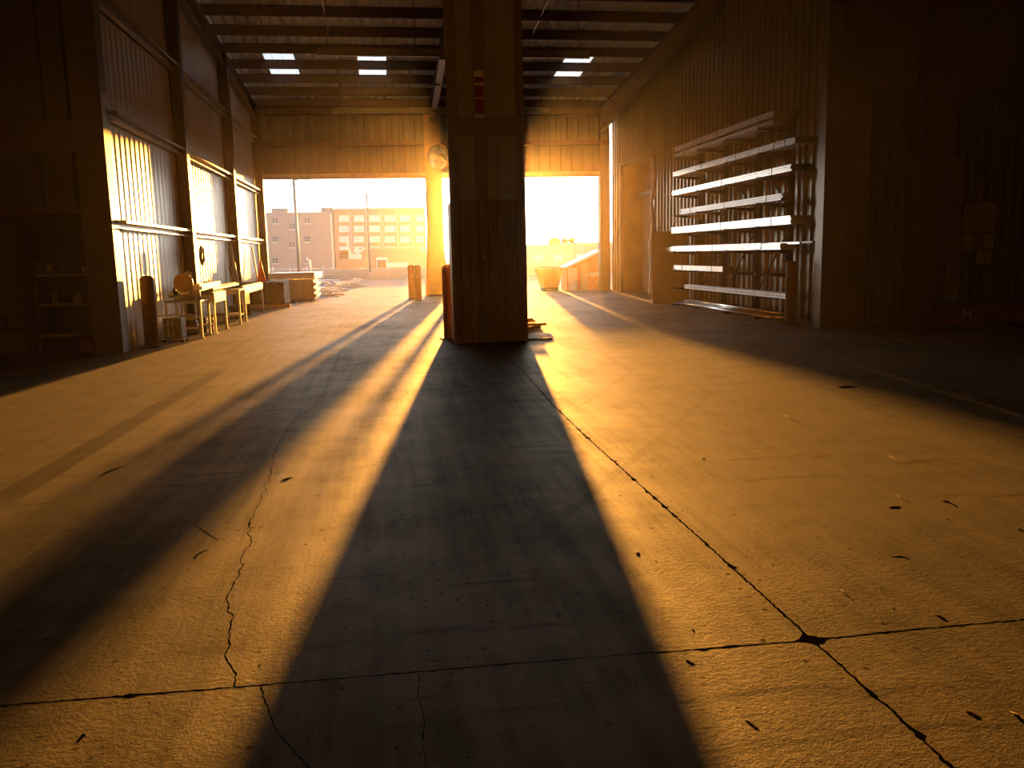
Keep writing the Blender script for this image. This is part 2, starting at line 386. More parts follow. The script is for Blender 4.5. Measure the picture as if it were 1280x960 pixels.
# purlins
names = ['nearest the far wall', 'second from the far wall', 'third from the far wall, under the skylights', 'fourth from the far wall, across the skylights', 'fifth from the far wall, at the near end of the skylights', 'sixth from the far wall', 'seventh from the far wall', 'eighth from the far wall', 'ninth from the far wall', 'tenth from the far wall', 'eleventh from the far wall','twelfth from the far wall']
for k in range(12):
    y = YF-.25-1.437*k; z = roofz(y)+.12; q = MB()
    q.box(-4.4, 8.6, y-.009, y+.009, z-.25, z); q.box(-4.4, 8.6, y-.075, y, z-.012, z); q.box(-4.4, 8.6, y, y+.075, z-.25, z-.238); q.box(-4.4, 8.6, y+.06, y+.075, z-.25, z-.22)
    tag(q.build('purlin', m_steel), 'dark steel roof purlin, '+names[k], 'purlin', kind='structure')
# rafters along the depth: tapered I sections
def rafter(x, label, haunch):
    t = thing('rafter', label, 'rafter', (x, 0, 0), kind='structure')
    ya, yb, yc = YF-.1, 20.0, 13.5
    top = lambda y: roofz(y)-.13
    lo = [(yc, top(yc)-.5), (yb, top(yb)-.5), (ya, top(ya)-haunch)]
    q = MB(); q.prism([(-.006, y, z) for y, z in lo]+[(-.006, ya, top(ya)), (-.006, yc, top(yc))], (.012, 0, 0)); q.build('web', m_steel, t)
    for nm, pl in (('lower_flange', lo), ('upper_flange', [(yc, top(yc)), (ya, top(ya))])):
        q = MB()
        for (p, r_) in zip(pl[:-1], pl[1:]): q.bar((0, p[0], p[1]), (0, r_[0], r_[1]), .2, .02)
        q.build(nm, m_steel, t)
rafter(-4.35, 'tapered rafter running along the top of the left wall', .35)
rafter(1.92, 'middle rafter running into the room above the pillar', .5)
rafter(8.3, 'deep tapered rafter above the right wall', .85)
# flange braces + sag rods
for i, (x0, y0, dz, lab) in enumerate(((8.25, 24.2, .3, 'short diagonal brace from right rafter, sixth purlin'), (8.25, 27.1, .3, 'short diagonal brace from right rafter, beside the skylight'), (8.25, 30.0, .3, 'short diagonal brace from right rafter, nearest the far wall'))):
    z = roofz(y0); q = MB(); q.bar((x0-.75, y0, z-.02), (x0, y0, z-.6), .05, .01); solo('rafter_brace', q, m_steel, lab, 'brace')
for (x0, lab) in ((-1.3, 'thin sag rod crossing purlins left of the pillar'), (4.35, 'thin sag rod crossing purlins right of the pillar')):
    q = MB(); q.tube([(x0, 18, roofz(18)-.06), (x0+.1, 31, roofz(31)-.06)], .012, 6); solo('sag_rod', q, m_galv, lab, 'rod')
# suspended rails (light track) below the roof
def rail(y, xa, xb, z, label):
    t = thing('ceiling_rail', label, 'rail', ((xa+xb)/2, y, z)); h = (xb-xa)/2
    q = MB(); q.box(-h, h, -.05, .05, -.01, .0); q.box(-h, h, -.006, .006, 0, .16); q.box(-h, h, -.05, .05, .16, .17); q.build('beam', m_railm, t)
    for s_ in (-.92, -.3, .35, .92):
        q = MB(); q.tube([(s_*h, 0, .17), (s_*h, 0, roofz(y)-z+.1)], .012, 6); q.build('hanger', m_steel, t)
p0 = onY(396, 69, 22); p1 = onY(737, 67, 22); rail(22, p0.x, p1.x, p0.z, 'long suspended rail crossing nearer the camera, below the purlins')
p2 = onY(415, 141, 28); p3 = onY(687, 139, 28); rail(28, p2.x, p3.x, p2.z, 'long suspended rail above the far door openings')
pa = onY(553, 72, 22); pb = onY(543, 134, 28); q = MB(); q.bar(pa, pb, .16, .1)
q.box(pa.x-.2, pa.x+.1, 24.6, 24.75, (pa.z+pb.z)/2-.08, (pa.z+pb.z)/2-.02)
solo('connecting_beam', q, m_railm, 'pale sloping beam joining the two suspended rails left of the pillar', 'beam')
# ------------------------------------------------------------------ central pillar
PX0, PX1, PY0, PY1 = 1.13, 2.39, 14.5, 15.25
t = thing('pillar', 'wide clad pillar standing in the middle of the floor', 'pillar', ((PX0+PX1)/2, (PY0+PY1)/2, 0), kind='structure')
hx = (PX1-PX0)/2; hy = (PY1-PY0)/2
q = MB(); q.box(-hx+.04, hx-.04, -hy+.04, hy-.04, 0, 8.6); q.build('core', m_clad, t)
q = MB()
ribbed(q, (-hx+.02, -hy+.03), (hx-.02, -hy+.03), (0,-1), 0.02, 2.38, pitch=.16, depth=.022, base=.0); ribbed(q, (hx-.02, hy-.03), (-hx+.02, hy-.03), (0,1), .02, 2.38, pitch=.16, depth=.022, base=0)
q.box(hx-.03, hx, -hy+.02, hy-.02, .02, 2.38); q.box(-hx, -hx+.03, -hy+.02, hy-.02, .02, 2.38)
q.build('lower_cladding', m_clad, t)
q = MB(); q.box(-hx+.17, -.2, -hy+.02, -hy+.045, 2.42, 8.5); q.box(.01, .17, -hy+.018, -hy+.043, 2.42, 8.5); q.box(.185, hx-.13, -hy+.02, -hy+.045, 2.42, 8.5); q.build('upper_panel', m_panel, t)['label'] = 'paler flat board panel'
q = MB(); q.box(-.19, .0, -hy-.02, -hy+.05, 2.38, 8.5); q.build('centre_post', m_clad, t)
q = MB(); q.box(-hx-.01, hx+.01, -hy-.03, -hy+.05, 3.48, 3.74); q.build('cross_band', m_clad, t)
for s_ in (-1, 1):
    q = MB(); q.box(s_*hx-.06 if s_ > 0 else -hx-.012, hx+.012 if s_ > 0 else -hx+.06, -hy-.012, -hy+.06, 0, 8.5); q.build('corner_trim', m_clad, t, bevel=.004)
q = MB(); q.box(-.12, -.06, -hy-.04, -hy, 1.42, 1.5); q.build('wall_plate', m_paper, t)
q = MB(); q.bar((-.36, -hy-.015, .1), (-.22, -hy-.015, .9), .006, .006); q.build('leaning_wire', m_girt, t)
# marker strip: white with red patches
s0 = onY(592, 88, PY0-.05); s1 = onY(606, 147, PY0-.05)
t2 = thing('marker_sign', 'red and white marker strip high on the pillar', 'sign', (s0.x, PY0-.045, s1.z))
w = s1.x-s0.x; h = s0.z-s1.z
q = MB(); q.box(0, w, 0, .015, 0, h); q.build('plate', m_white, t2)
for (a0, a1) in ((.08,.4), (.43,.68), (.74,.87)):
    q = MB(); q.box(.01, w-.01, -.004, .0, a0*h, a1*h)
    if a0 == .43: q.lathe([(w*.42,0),(w*.42,.004)], 16, (0,0,0)) if False else None
    q.build('red_patch', m_red, t2)
# ------------------------------------------------------------------ front facades facing the camera
# left
mb = MB(); ZT = 8.6
mb.box(-14, -4.8, 15.1, 15.25, 2.38, ZT); mb.box(-14,-10.5,15.1,15.25,0,2.38); struct('wall_front_left', mb, m_facade)
for i, (xa, xb, za, zb) in enumerate(((-5.62+.34, -4.95, 3.82, 5.75), (-9.5, -5.32, 3.82, 5.75), (-5.43, -4.95, 2.42, 3.3), (-9.5, -5.47, 2.42, 3.3))):
    mb = MB(); mb.box(xa, xb, 15.06, 15.1, za, zb); struct('wall_panel', mb, m_panel2, ('upper pale wall board left of the corner jamb', 'wide upper pale wall board at the left edge', 'lower pale wall board left of the corner jamb', 'wide lower pale wall board above the dark opening')[i], 'wall board')
mb = MB(); mb.box(-14, -4.8, 15.02, 15.1, 3.3, 3.8); mb.box(-14, -4.8, 14.98, 15.1, 2.3, 2.42); struct('trim_8', mb, m_steel)
# dark room behind left opening
mb = MB(); mb.box(-10.6, -4.6, 18.5, 18.6, 0, 2.6); mb.box(-10.6,-10.5,15.25,18.6,0,2.6); mb.box(-4.72,-4.6,15.25,18.5,0,2.6); mb.box(-10.6,-4.6,15.25,18.6,2.6,2.7); struct('wall_side_room', mb, m_facade)
# right
mb = MB(); mb.box(8.9, 18, 14.98, 15.13, 0, ZT); struct('wall_front_right', mb, m_facade)
mb = MB(); ribbed(mb, (8.95, 14.97), (17.9, 14.97), (0,-1), 0, 4.3, pitch=.2, depth=.02, base=0); struct('trim_9', mb, m_facade)
for i, (xa, xb) in enumerate(((8.3, 9.72), (10.5, 13.5))):
    mb = MB(); mb.box(xa, xb, 14.8, 14.87, 4.37, 5.73); struct('wall_panel', mb, m_panel2, ('pale wall board above the right facade, nearer the rack', 'pale wall board at the upper right edge')[i], 'wall board')
mb = MB(); mb.box(8.08, 18, 14.82, 14.88, 5.75, 6.1); mb.box(8.95,18,14.8,14.86,4.3,4.37); struct('trim_10', mb, m_steel)
t = thing('wall_column', 'dark steel column on the right facade left of the posters', 'column', (10.1, 14.75, 0), kind='structure')
q = MB(); q.box(-.3,.3,-.15,-.13,0,8); q.box(-.3,.3,.13,.15,0,8); q.box(-.01,.01,-.13,.13,0,8); q.build('shaft', m_steel, t)
# rest of the shell
mb = MB(); mb.box(-14.15, -14, -8, 15.2, 0, 11); struct('wall_left_outer', mb, m_facade)
mb = MB(); mb.box(18, 18.15, -8, 15.2, 0, 11); struct('wall_right_outer', mb, m_facade)
mb = MB(); mb.box(-14.15, 18.15, -8.15, -8, 0, 11.2); struct('wall_back', mb, mat('back_paint', (.42,.38,.3), .6, 0, .1, 1))
# ------------------------------------------------------------------ floor joints and cracks
def ribbon(pts, w, seed, step=.03, jit=.006, chip=.02, z=.0003, chipp=.04, wob=0):
    rd = random.Random(seed); P = []
    if wob:
        q_ = []
        for A, B in zip(pts[:-1], pts[1:]):
            n = max(1, int((B-A).length/.06)); d = (B-A).normalized(); nn = Vector((-d.y, d.x, 0))
            q_.append(A)
            for i in range(1, n): q_.append(A+(B-A)*(i/n)+nn*rd.uniform(-wob, wob))
        pts = q_+[pts[-1]]
    for A, B in zip(pts[:-1], pts[1:]):
        n = max(1, int((B-A).length/step))
        for i in range(n): P.append(A+(B-A)*(i/n))
    P.append(pts[-1]); q = MB(); vs = []; fs = []; ext = 0
    for i, p in enumerate(P):
        d = (P[min(i+1, len(P)-1)]-P[max(i-1, 0)]).normalized(); n = Vector((-d.y, d.x, 0))
        if rd.random() < chipp: ext = chip*rd.random()
        else: ext *= .5
        o = rd.uniform(-jit, jit); a_ = w/2+rd.uniform(0, jit)+ext*rd.random(); b_ = w/2+rd.uniform(0, jit)+ext*rd.random()
        c = p+n*o; vs += [(c+n*a_).to_tuple()[:2]+(z,), (c-n*b_).to_tuple()[:2]+(z,)]
    for i in range(len(P)-1): fs.append((2*i, 2*i+1, 2*i+3, 2*i+2))
    return q.add(vs, fs)
P1 = [fl(x, y) for x, y in ((-40,885),(0,882),(330,856),(640,830),(1015,800),(1130,788),(1280,774),(1330,768))]
P1 = [Vector((-6, P1[0].y+.25, 0))]+P1+[Vector((6, P1[-1].y, 0))]
o = ribbon(P1, .004, 1, step=.02, jit=.003, chip=.016, chipp=.06).build('floor_joint', m_black, fix=False); tag(o, 'control joint running across the foreground floor', 'joint', kind='structure')
P2 = [fl(x, y) for x, y in ((1400,1150),(1190,960),(1120,893),(1015,800),(905,700),(790,597),(735,548),(690,505),(655,465),(632,447))]
o = ribbon(P2, .006, 2, step=.02, jit=.004, chip=.03, chipp=.09).build('floor_joint', m_black, fix=False); tag(o, 'chipped joint running from the pillar towards the lower right', 'joint', kind='structure')
CRK = [(425,440),(413,470),(403,500),(363,529),(344,562),(338,594),(325,627),(311,657),(314,676),(303,695),(300,719),(290,735),(282,749),(292,770),(287,797),(281,819),(295,841),(294,857)]
o = ribbon([fl(*p) for p in CRK], .0022, 3, step=.015, jit=.0028, chip=.008, wob=.016).build('floor_crack', m_black, fix=False); tag(o, 'wandering crack down the left floor to the cross joint', 'crack', kind='structure')
o = ribbon([fl(*p) for p in ((326,857),(330,872),(337,889),(341,905),(352,922),(368,940),(384,957),(410,985))], .002, 4, step=.01, jit=.0022, chip=.006, wob=.007).build('floor_crack', m_black, fix=False); tag(o, 'short crack below the cross joint at lower left', 'crack', kind='structure')
o = ribbon([fl(*p) for p in ((524,842),(522,870),(530,900),(527,930),(532,962))], .001, 5, step=.01, jit=.0015, chip=.004, wob=.006).build('floor_crack', m_black, fix=False); tag(o, 'faint crack inside the pillar shadow at the bottom', 'crack', kind='structure')
# broken hole at the crossing
c = fl(1015, 799); q = MB(); rd = random.Random(4); vs = [(c.x, c.y, .0006)]
for k in range(18):
    an = 2*math.pi*k/18; r_ = .03+.02*rd.random()+(.035 if k % 9 == 0 else 0)+(.02 if k in (5,13) else 0); vs.append((c.x+r_*math.cos(an), c.y+r_*math.sin(an)*.9, .0006))
q.add(vs, [(0, 1+k, 1+(k+1)%18) for k in range(18)]); o = q.build('joint_chip_out', m_black, fix=False); tag(o, 'star shaped broken hole where two floor joints cross', 'hole', kind='structure')
# ------------------------------------------------------------------ pipe rack
XA, XW = 7.86, 8.62
UY = [22.7, 20.95, 19.1, 17.4]
LV = [3.98, 3.47, 2.97, 2.44, 1.95, 1.46, .96, .48, .03]
t = thing('cantilever_rack', 'tall dark cantilever rack holding pipes along the right wall', 'rack', (XW, 20, 0))
for y in UY:
    q = MB(); q.box(-.06, .06, y-20-.05, y-20-.04, 0, 4.3); q.box(-.06, .06, y-20+.04, y-20+.05, 0, 4.3); q.box(-.005,.005, y-20-.04, y-20+.04, 0, 4.3); q.build('upright', m_dark, t)
    for z in LV:
        q = MB(); yy = y-20; tip = XA-XW
        q.prism([(-.05, yy-.03, z), (tip, yy-.03, z), (tip, yy-.03, z-.03), (-.05, yy-.03, z-(.09 if z > .1 else .03))], (0, .06, 0)); q.box(tip-.012, tip, yy-.03, yy+.03, z-.03, z+.025)
        q.build('arm', m_dark, t)
for (ya, yb) in zip(UY[:-1], UY[1:]):
    q = MB(); q.bar((.03, ya-20, .4), (.03, yb-20, 2.0), .04, .01); q.bar((.03, ya-20, 3.6), (.03, yb-20, 2.2), .04, .01); q.build('cross_brace', m_dark, t)
def pipe_mesh(L_, r=.0225, mtl=None):
    q = MB(); q.square(0, L_, r-.0006, .003); me = q.build('pipe', mtl or m_galv); return me
def bundle(y0, y1, z, nx, nz, label, group='strapped pipe bundles on the rack', r=.0225, x0=None, mtl=None, straps=(.12,.5,.88), jitter=.12):
    x0 = XA+.02 if x0 is None else x0
    t = thing('pipe_bundle', label, 'pipe bundle', (x0, y0, z), group=group)
    first = None; rd = random.Random(label)
    for k in range(nz):
        for i in range(nx):
            if first is None: first = pipe_mesh(y1-y0, r, mtl); o = first
            else: o = first.copy(); C.objects.link(o)
            o.parent = t; o.location = (r+i*2*r, rd.uniform(-jitter, jitter)*.4, r+k*r*2)
    H = r*2*nz+.002; W = nx*2*r+.002
    for s_ in straps:
        yy = (y1-y0)*s_; q = MB()
        q.box(-.004, 0, yy, yy+.02, 0, H); q.box(W, W+.004, yy, yy+.02, 0, H); q.box(-.004, W+.004, yy, yy+.02, H, H+.003); q.build('strap', m_strap, t)
    return t
bundle(16.77, 22.72, 3.985, 11, 2, 'strapped pipe bundle on the top rack level, lower of two')
q = MB(); q.box(0,.52,0,.05,0,.05)
for i, y in enumerate((17.4, 19.1, 20.95, 22.5)):
    solo('wood_spacer', q, m_woodd, 'dark wood spacer between the two top pipe bundles, %s' % ('nearest', 'second nearest', 'third nearest', 'farthest')[i], 'spacer', 'wood spacers on the rack', (XA+.02, y, 4.072))
bundle(16.77, 22.72, 4.124, 12, 3, 'strapped pipe bundle at the very top of the rack')
bundle(15.8, 22.85, 3.475, 11, 3, 'strapped pipe bundle on the second rack level from the top', straps=(.06,.13,.4,.7))
bundle(15.93, 22.9, 2.975, 11, 3, 'brightly lit pipe bundle on the third rack level from the top')
bundle(16.3, 22.2, 2.445, 5, 3, 'small dull pipe bundle on the fourth rack level from the top', mtl=m_galv2)
bundle(15.9, 22.94, 1.955, 10, 4, 'thick bright pipe bundle on the fifth rack level', r=.0215)
bundle(16.33, 23.55, 1.465, 9, 3, 'bright pipe bundle on the sixth rack level, sticking out farthest')
me1 = None
for i, (dx, y0, y1, z, lab) in enumerate(((.12, 15.66, 20.0, 1.61, 'loose pipe lying on the sixth level bundle, nearer the wall'), (.05, 17.2, 22.9, 1.61, 'loose pipe lying on the front edge of the sixth level bundle'), (.3, 15.5, 21.5, 1.61, 'loose pipe on the sixth level bundle beside the wall'), (.36, 15.55, 21.8, 1.61, 'rearmost loose pipe on the sixth level bundle'))):
    q = MB(); q.square(0, y1-y0, .024, .003); solo('pipe', q, m_galv, lab, 'pipe', 'loose pipes on the rack', (XA+dx, y0, z-.02))
bundle(19.28, 22.75, .965, 6, 3, 'short bright pipe bundle on the seventh rack level', straps=(.2,.8), jitter=.02)
# perforated channels on the eighth level
def channel(y0, y1, x, z, label, w=.1, h=.11):
    t = thing('steel_channel', label, 'channel', (x, y0, z), group='steel channels on the lower rack'); L_ = y1-y0; q = MB()
    q.box(0, .004, 0, L_, 0, h); q.box(0, w, 0, L_, 0, .004); q.box(w-.004, w, 0, L_, 0, h); q.box(0, .02, 0, L_, h-.004, h); q.box(w-.02, w, 0, L_, h-.004, h); q.build('web', m_galv2, t)
    q = MB(); n = int(L_/.12)
    for k in range(n): q.box(-.0015, 0, k*.12+.03, k*.12+.075, h*.4, h*.6)
    tag(q.build('slots', m_black, t), kind='stuff')
channel(16.0, 21.9, XA+.03, .485, 'slotted steel channel on the front of the eighth rack level')
channel(16.1, 21.8, XA+.16, .485, 'slotted steel channel behind the front one, eighth rack level')
for i, (dx, y0, y1, z, r_, lab) in enumerate(((.05, 16.6, 22.6, .075, .04, 'front pipe on the lowest rack level'), (.14, 16.1, 22.5, .08, .045, 'second pipe on the lowest rack level'), (.25, 16.2, 22.3, .09, .055, 'thicker third pipe on the lowest rack level'), (.15, 16.3, 22.2, .165, .04, 'pipe stacked on top at the lowest rack level'))):
    q = MB(); q.hollow(0, y1-y0, r_, .004, 16); solo('pipe', q, m_galv, lab, 'pipe', 'pipes on the lowest rack level', (XA+dx, y0, z))
# ------------------------------------------------------------------ bollards
def bollard(x, y, r, h, label, m_, dome=True):
    t = thing('bollard', label, 'bollard', (x, y, 0))
    pr = [(r, .01), (r, h-r*.6)]
    pr += [(r*math.cos(R(a_)), h-r*.6+r*.6*math.sin(R(a_))) for a_ in (20, 40, 60, 80)] if dome else [(r, h), (r*.9, h+.005)]
    q = MB(); q.lathe(pr, 24); q.build('post', m_, t)
    q = MB(); q.box(-r-.06, r+.06, -r-.06, r+.06, 0, .012); q.build('base_plate', m_steel, t)
bollard(-4.2, 15.95, .125, 1.27, 'brown rounded bollard in front of the lit left wall', m_bol)
bollard(7.8, 15.65, .1, 1.24, 'brown flat topped bollard at the near end of the pipe rack', m_bol, False)
bollard(1.08, 29.4, .12, 1.2, 'orange rounded bollard left of the far door column', m_bolo)
bollard(.9, 30.6, .12, 1.2, 'bollard half hidden behind the one left of the far door column', m_bolo)
bollard(2.45, 30.3, .1, 1.15, 'bollard right of the far door column, beside the pillar edge', m_bolo)
bollard(1.16, 15.55, .15, 1.35, 'orange bollard tucked behind the left edge of the pillar', m_bolo)
# plywood sheet leaning at far end of rack
q = MB(); q.box(0, 1.08, 0, .02, 0, 2.05); solo('plywood_sheet', q, m_ply, 'brown plywood sheet standing behind the far end of the pipe rack', 'board', loc=(7.6, 23.7, 0), rot=(R(-3), 0, R(4)))
# ------------------------------------------------------------------ left side work tables
def table(x0, x1, y0, y1, z, label, fascia=0, m_top=None, shelf=False, m_leg=None):
    t = thing('work_table', label, 'table', ((x0+x1)/2, (y0+y1)/2, 0)); hx, hy = (x1-x0)/2, (y1-y0)/2
    q = MB(); q.box(-hx, hx, -hy, hy, z-.035, z); q.build('tabletop', m_top or m_grey, t, bevel=.003)
    if fascia:
        q = MB(); q.box(hx-.02, hx, -hy, hy, z-fascia, z-.03); q.box(-hx, hx, -hy, -hy+.02, z-fascia, z-.03); q.build('apron', m_white, t)
        q = MB()
        for k in range(int((y1-y0)/.12)): q.tube([(-hx+.05, -hy+.08+k*.12, z+.012), (hx-.03, -hy+.08+k*.12, z+.012)], .02, 8)
        tag(q.build('roller_bed', m_galv2, t), kind='stuff')
    for sx in (-1, 1):
        for sy in (-1, 1):
            q = MB(); q.box(sx*(hx-.025)-.022, sx*(hx-.025)+.022, sy*(hy-.03)-.022, sy*(hy-.03)+.022, .012, z-.035)
            q.box(sx*(hx-.025)-.045, sx*(hx-.025)+.045, sy*(hy-.03)-.045, sy*(hy-.03)+.045, 0, .012); q.build('leg', m_leg or m_white, t)
    for sy in (-1, 1): q = MB(); q.bar((-hx+.04, sy*(hy-.03), .2), (hx-.04, sy*(hy-.03), .2), .03, .03); q.build('stretcher', m_leg or m_white, t)
    if shelf: q = MB(); q.box(-hx+.03, hx-.03, -hy+.03, hy-.03, .2, .225); q.build('shelf', m_woodd, t)
    return t
table(-4.28, -3.6, 17.35, 18.2, .74, 'steel stand with white legs carrying the miter saw')
table(-4.2, -3.52, 18.3, 19.6, .84, 'roller table with white apron next to the saw stand', .2)
table(-4.15, -3.42, 20.75, 21.65, .82, 'narrow work table with a low shelf, middle of the row', 0, m_woodw, True)
table(-4.15, -3.52, 22.0, 25.4, .84, 'long roller table at the far end of the row', .18)
# miter saw
t = thing('miter_saw', 'miter saw with round blade guard on the nearest stand', 'saw', (-3.95, 17.6, .74), R(0))
q = MB(); q.lathe([(.2,0),(.2,.05),(.17,.08)], 24); q.box(-.3,.3,.02,.12,.05,.1); q.build('base', m_grey, t)
q = MB(); q.box(-.28,-.04,.1,.13,.08,.19); q.box(.04,.28,.1,.13,.08,.19); q.build('fence', m_galv2, t)
q = MB(); q.prism([(.19*math.cos(R(a_)), -.03, .34+.19*math.sin(R(a_))) for a_ in range(0, 360, 15)], (0, .05, 0)); q.build('blade_guard', m_saw, t, bevel=.006)
q = MB(); q.prism([(.15*math.cos(R(a_)), .0, .26+.15*math.sin(R(a_))) for a_ in range(0, 360, 15)], (0, .004, 0)); q.build('blade', m_galv, t)
q = MB(); q.tube([(-.16,.1,.05),(-.2,.08,.2),(-.15,.06,.38),(.02,.04,.5)], [.035,.035,.03,.025], 10); q.build('arm', m_dark, t)
q = MB(); q.tube([(.02,.0,.5),(.1,-.02,.56),(.16,-.02,.52),(.17,-.02,.42)], .017, 8); q.build('handle', m_white, t)
q = MB(); q.tube([(.0,.02,.36),(.0,.24,.38)], .07, 14); q.build('motor', m_dark, t)
# things on the tables
q = MB(); q.box(0, .14, 0, 2.2, 0, .14); q.box(.14,.16,.1,2.1,.02,.1); solo('aluminium_fence', q, m_white, 'long white box beam lying over the saw stand and first table', 'beam', loc=(-3.86, 17.95, .9))
q = MB(); q.box(0,.06,0,.1,0,.16); solo('support_block', q, m_grey, 'small block under the white box beam', 'block', loc=(-3.82, 18.05, .742))
q = MB(); q.box(0, .18, 0, 3.6, 0, .045); solo('timber_board', q, m_woodw, 'pale board lying along the roller table, front one', 'board', loc=(-3.84, 19.0, .876), rot=(0,0,R(1)))
q = MB(); q.box(0, .1, 0, 4.2, 0, .05); solo('timber_board', q, m_wood, 'brown board lying behind the pale board on the tables', 'board', loc=(-4.02, 19.2, .876))
t = thing('tool_box', 'small brown toolbox on the boards halfway along the tables', 'toolbox', (-4.05, 20.6, .93)); q = MB(); q.box(-.1,.1,-.2,.2,0,.1); q.build('case', m_bol, t, bevel=.01); q = MB(); q.tube([(0,-.1,.1),(0,-.08,.14),(0,.08,.14),(0,.1,.1)], .008, 6); q.build('handle', m_dark, t)
# leaning boards against the left wall
q = MB(); q.bar((0,0,0), (-.25,.0,2.0), .09, .03); solo('timber_board', q, m_woodw, 'pale plank leaning against the left wall by the second column', 'board', loc=(-4.16, 25.7, .02))
q = MB(); q.bar((0,0,0), (-.2,.0,1.3), .09, .03); solo('timber_board', q, m_wood, 'shorter plank leaning beside the pale plank', 'board', loc=(-4.2, 25.45, .02))
q = MB(); q.bar((0,0,0), (-.2,.0,1.9), .05, .03); solo('timber_board', q, m_woodw, 'thin pale strip leaning on the left wall near the far corner', 'board', loc=(-4.2, 29.8, .02))
# cord reel hanging on column
t = thing('cord_coil', 'coiled cord hanging on the first left wall column', 'cord', (-4.1, 20.3, 1.62))
q = MB()
for k in range(5):
    r_ = .15+.012*k; q.tube([(.02*math.sin(k), r_*.75*math.cos(R(a_)), r_*1.1*math.sin(R(a_))) for a_ in range(0, 361, 20)], .014, 6, False)
q.build('coil', m_grey, t)
q = MB(); q.tube([(-.02,0,.17),(-.08,.02,.4),(-.1,.0,.62)], .008, 6); q.build('cord', m_dark, t)
# shop heater / cart left of the stand
t = thing('air_compressor', 'small grey slatted machine on wheels below the saw', 'machine', (-3.98, 16.75, 0), R(-8))
q = MB(); q.box(-.17,.17,-.14,.14,.07,.46); q.build('housing', m_grey, t, bevel=.02)
for k in range(2):
    for j in range(2): q = MB(); q.box(-.08+k*.09,-.05+k*.09,-.15,-.14,.12+j*.17,.25+j*.17); q.build('slat', m_white, t)
q = MB(); q.tube([(-.3,-.1,.5),(-.1,-.1,.5),(.12,-.1,.53),(.2,-.05,.5)], .015, 8); q.build('handle', m_white, t)
q = MB(); q.box(-.2,.2,-.17,.17,.05,.07); q.build('chassis', m_white, t)
for sx in (-1, 1):
    for sy in (-1,1): q = MB(); q.tube([(sx*.17-.015,sy*.12,.03),(sx*.17+.015,sy*.12,.03)], .03, 12); q.build('wheel', m_rubber, t)
# dark items under the saw stand
t = thing('shop_vacuum', 'dark round shop vacuum under the saw stand', 'vacuum', (-3.95, 17.75, 0)); q = MB(); q.lathe([(.16,.04),(.18,.1),(.18,.3),(.16,.34)], 20); q.build('drum', m_dark, t); q = MB(); q.lathe([(.17,.34),(.15,.42),(.06,.46)], 20); q.build('lid', m_grey, t)
q = MB(); q.box(-.04,.04,-.185,-.17,.16,.22); q.build('badge', m_red, t)['label'] = 'small red badge'
for i, (x_, y_, s_, lab) in enumerate(((-3.95, 18.8, .3, 'dark crate under the first roller table, nearer the saw'), (-3.9, 19.3, .24, 'smaller dark crate under the first roller table'), (-3.85, 22.8, .32, 'dark crate under the long roller table'), (-3.9, 24.2, .28, 'dark crate at the far end under the long table'))):
    t = thing('storage_crate', lab, 'crate', (x_, y_, 0), R(10*i)); q = MB(); s2 = s_/2
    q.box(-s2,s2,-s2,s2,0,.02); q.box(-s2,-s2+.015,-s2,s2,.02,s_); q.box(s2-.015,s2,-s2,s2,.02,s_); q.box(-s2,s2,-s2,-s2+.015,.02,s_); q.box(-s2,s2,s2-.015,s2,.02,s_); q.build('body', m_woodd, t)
    q = MB(); q.box(-s2-.01,s2+.01,-s2-.01,s2+.01,s_,s_+.02); q.build('lid', m_dark, t)
# lumber bundle (dark), pallet
rd = random.Random(9)
t = thing('lumber_bundle', 'dark shaggy bundle of short lumber below the traffic cone', 'lumber', (-3.75, 28.4, 0))
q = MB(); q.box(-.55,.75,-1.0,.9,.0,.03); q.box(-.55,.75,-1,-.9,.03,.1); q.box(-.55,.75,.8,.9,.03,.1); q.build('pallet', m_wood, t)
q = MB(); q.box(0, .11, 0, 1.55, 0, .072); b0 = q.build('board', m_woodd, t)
for i in range(9):
    for k in range(9):
        o = b0 if i+k == 0 else b0.copy()
        if i+k: C.objects.link(o); o.parent = t
        o.location = (-.5+i*.12+rd.uniform(-.004,.004), -.8+rd.uniform(-.08,.08), .1+k*.078)
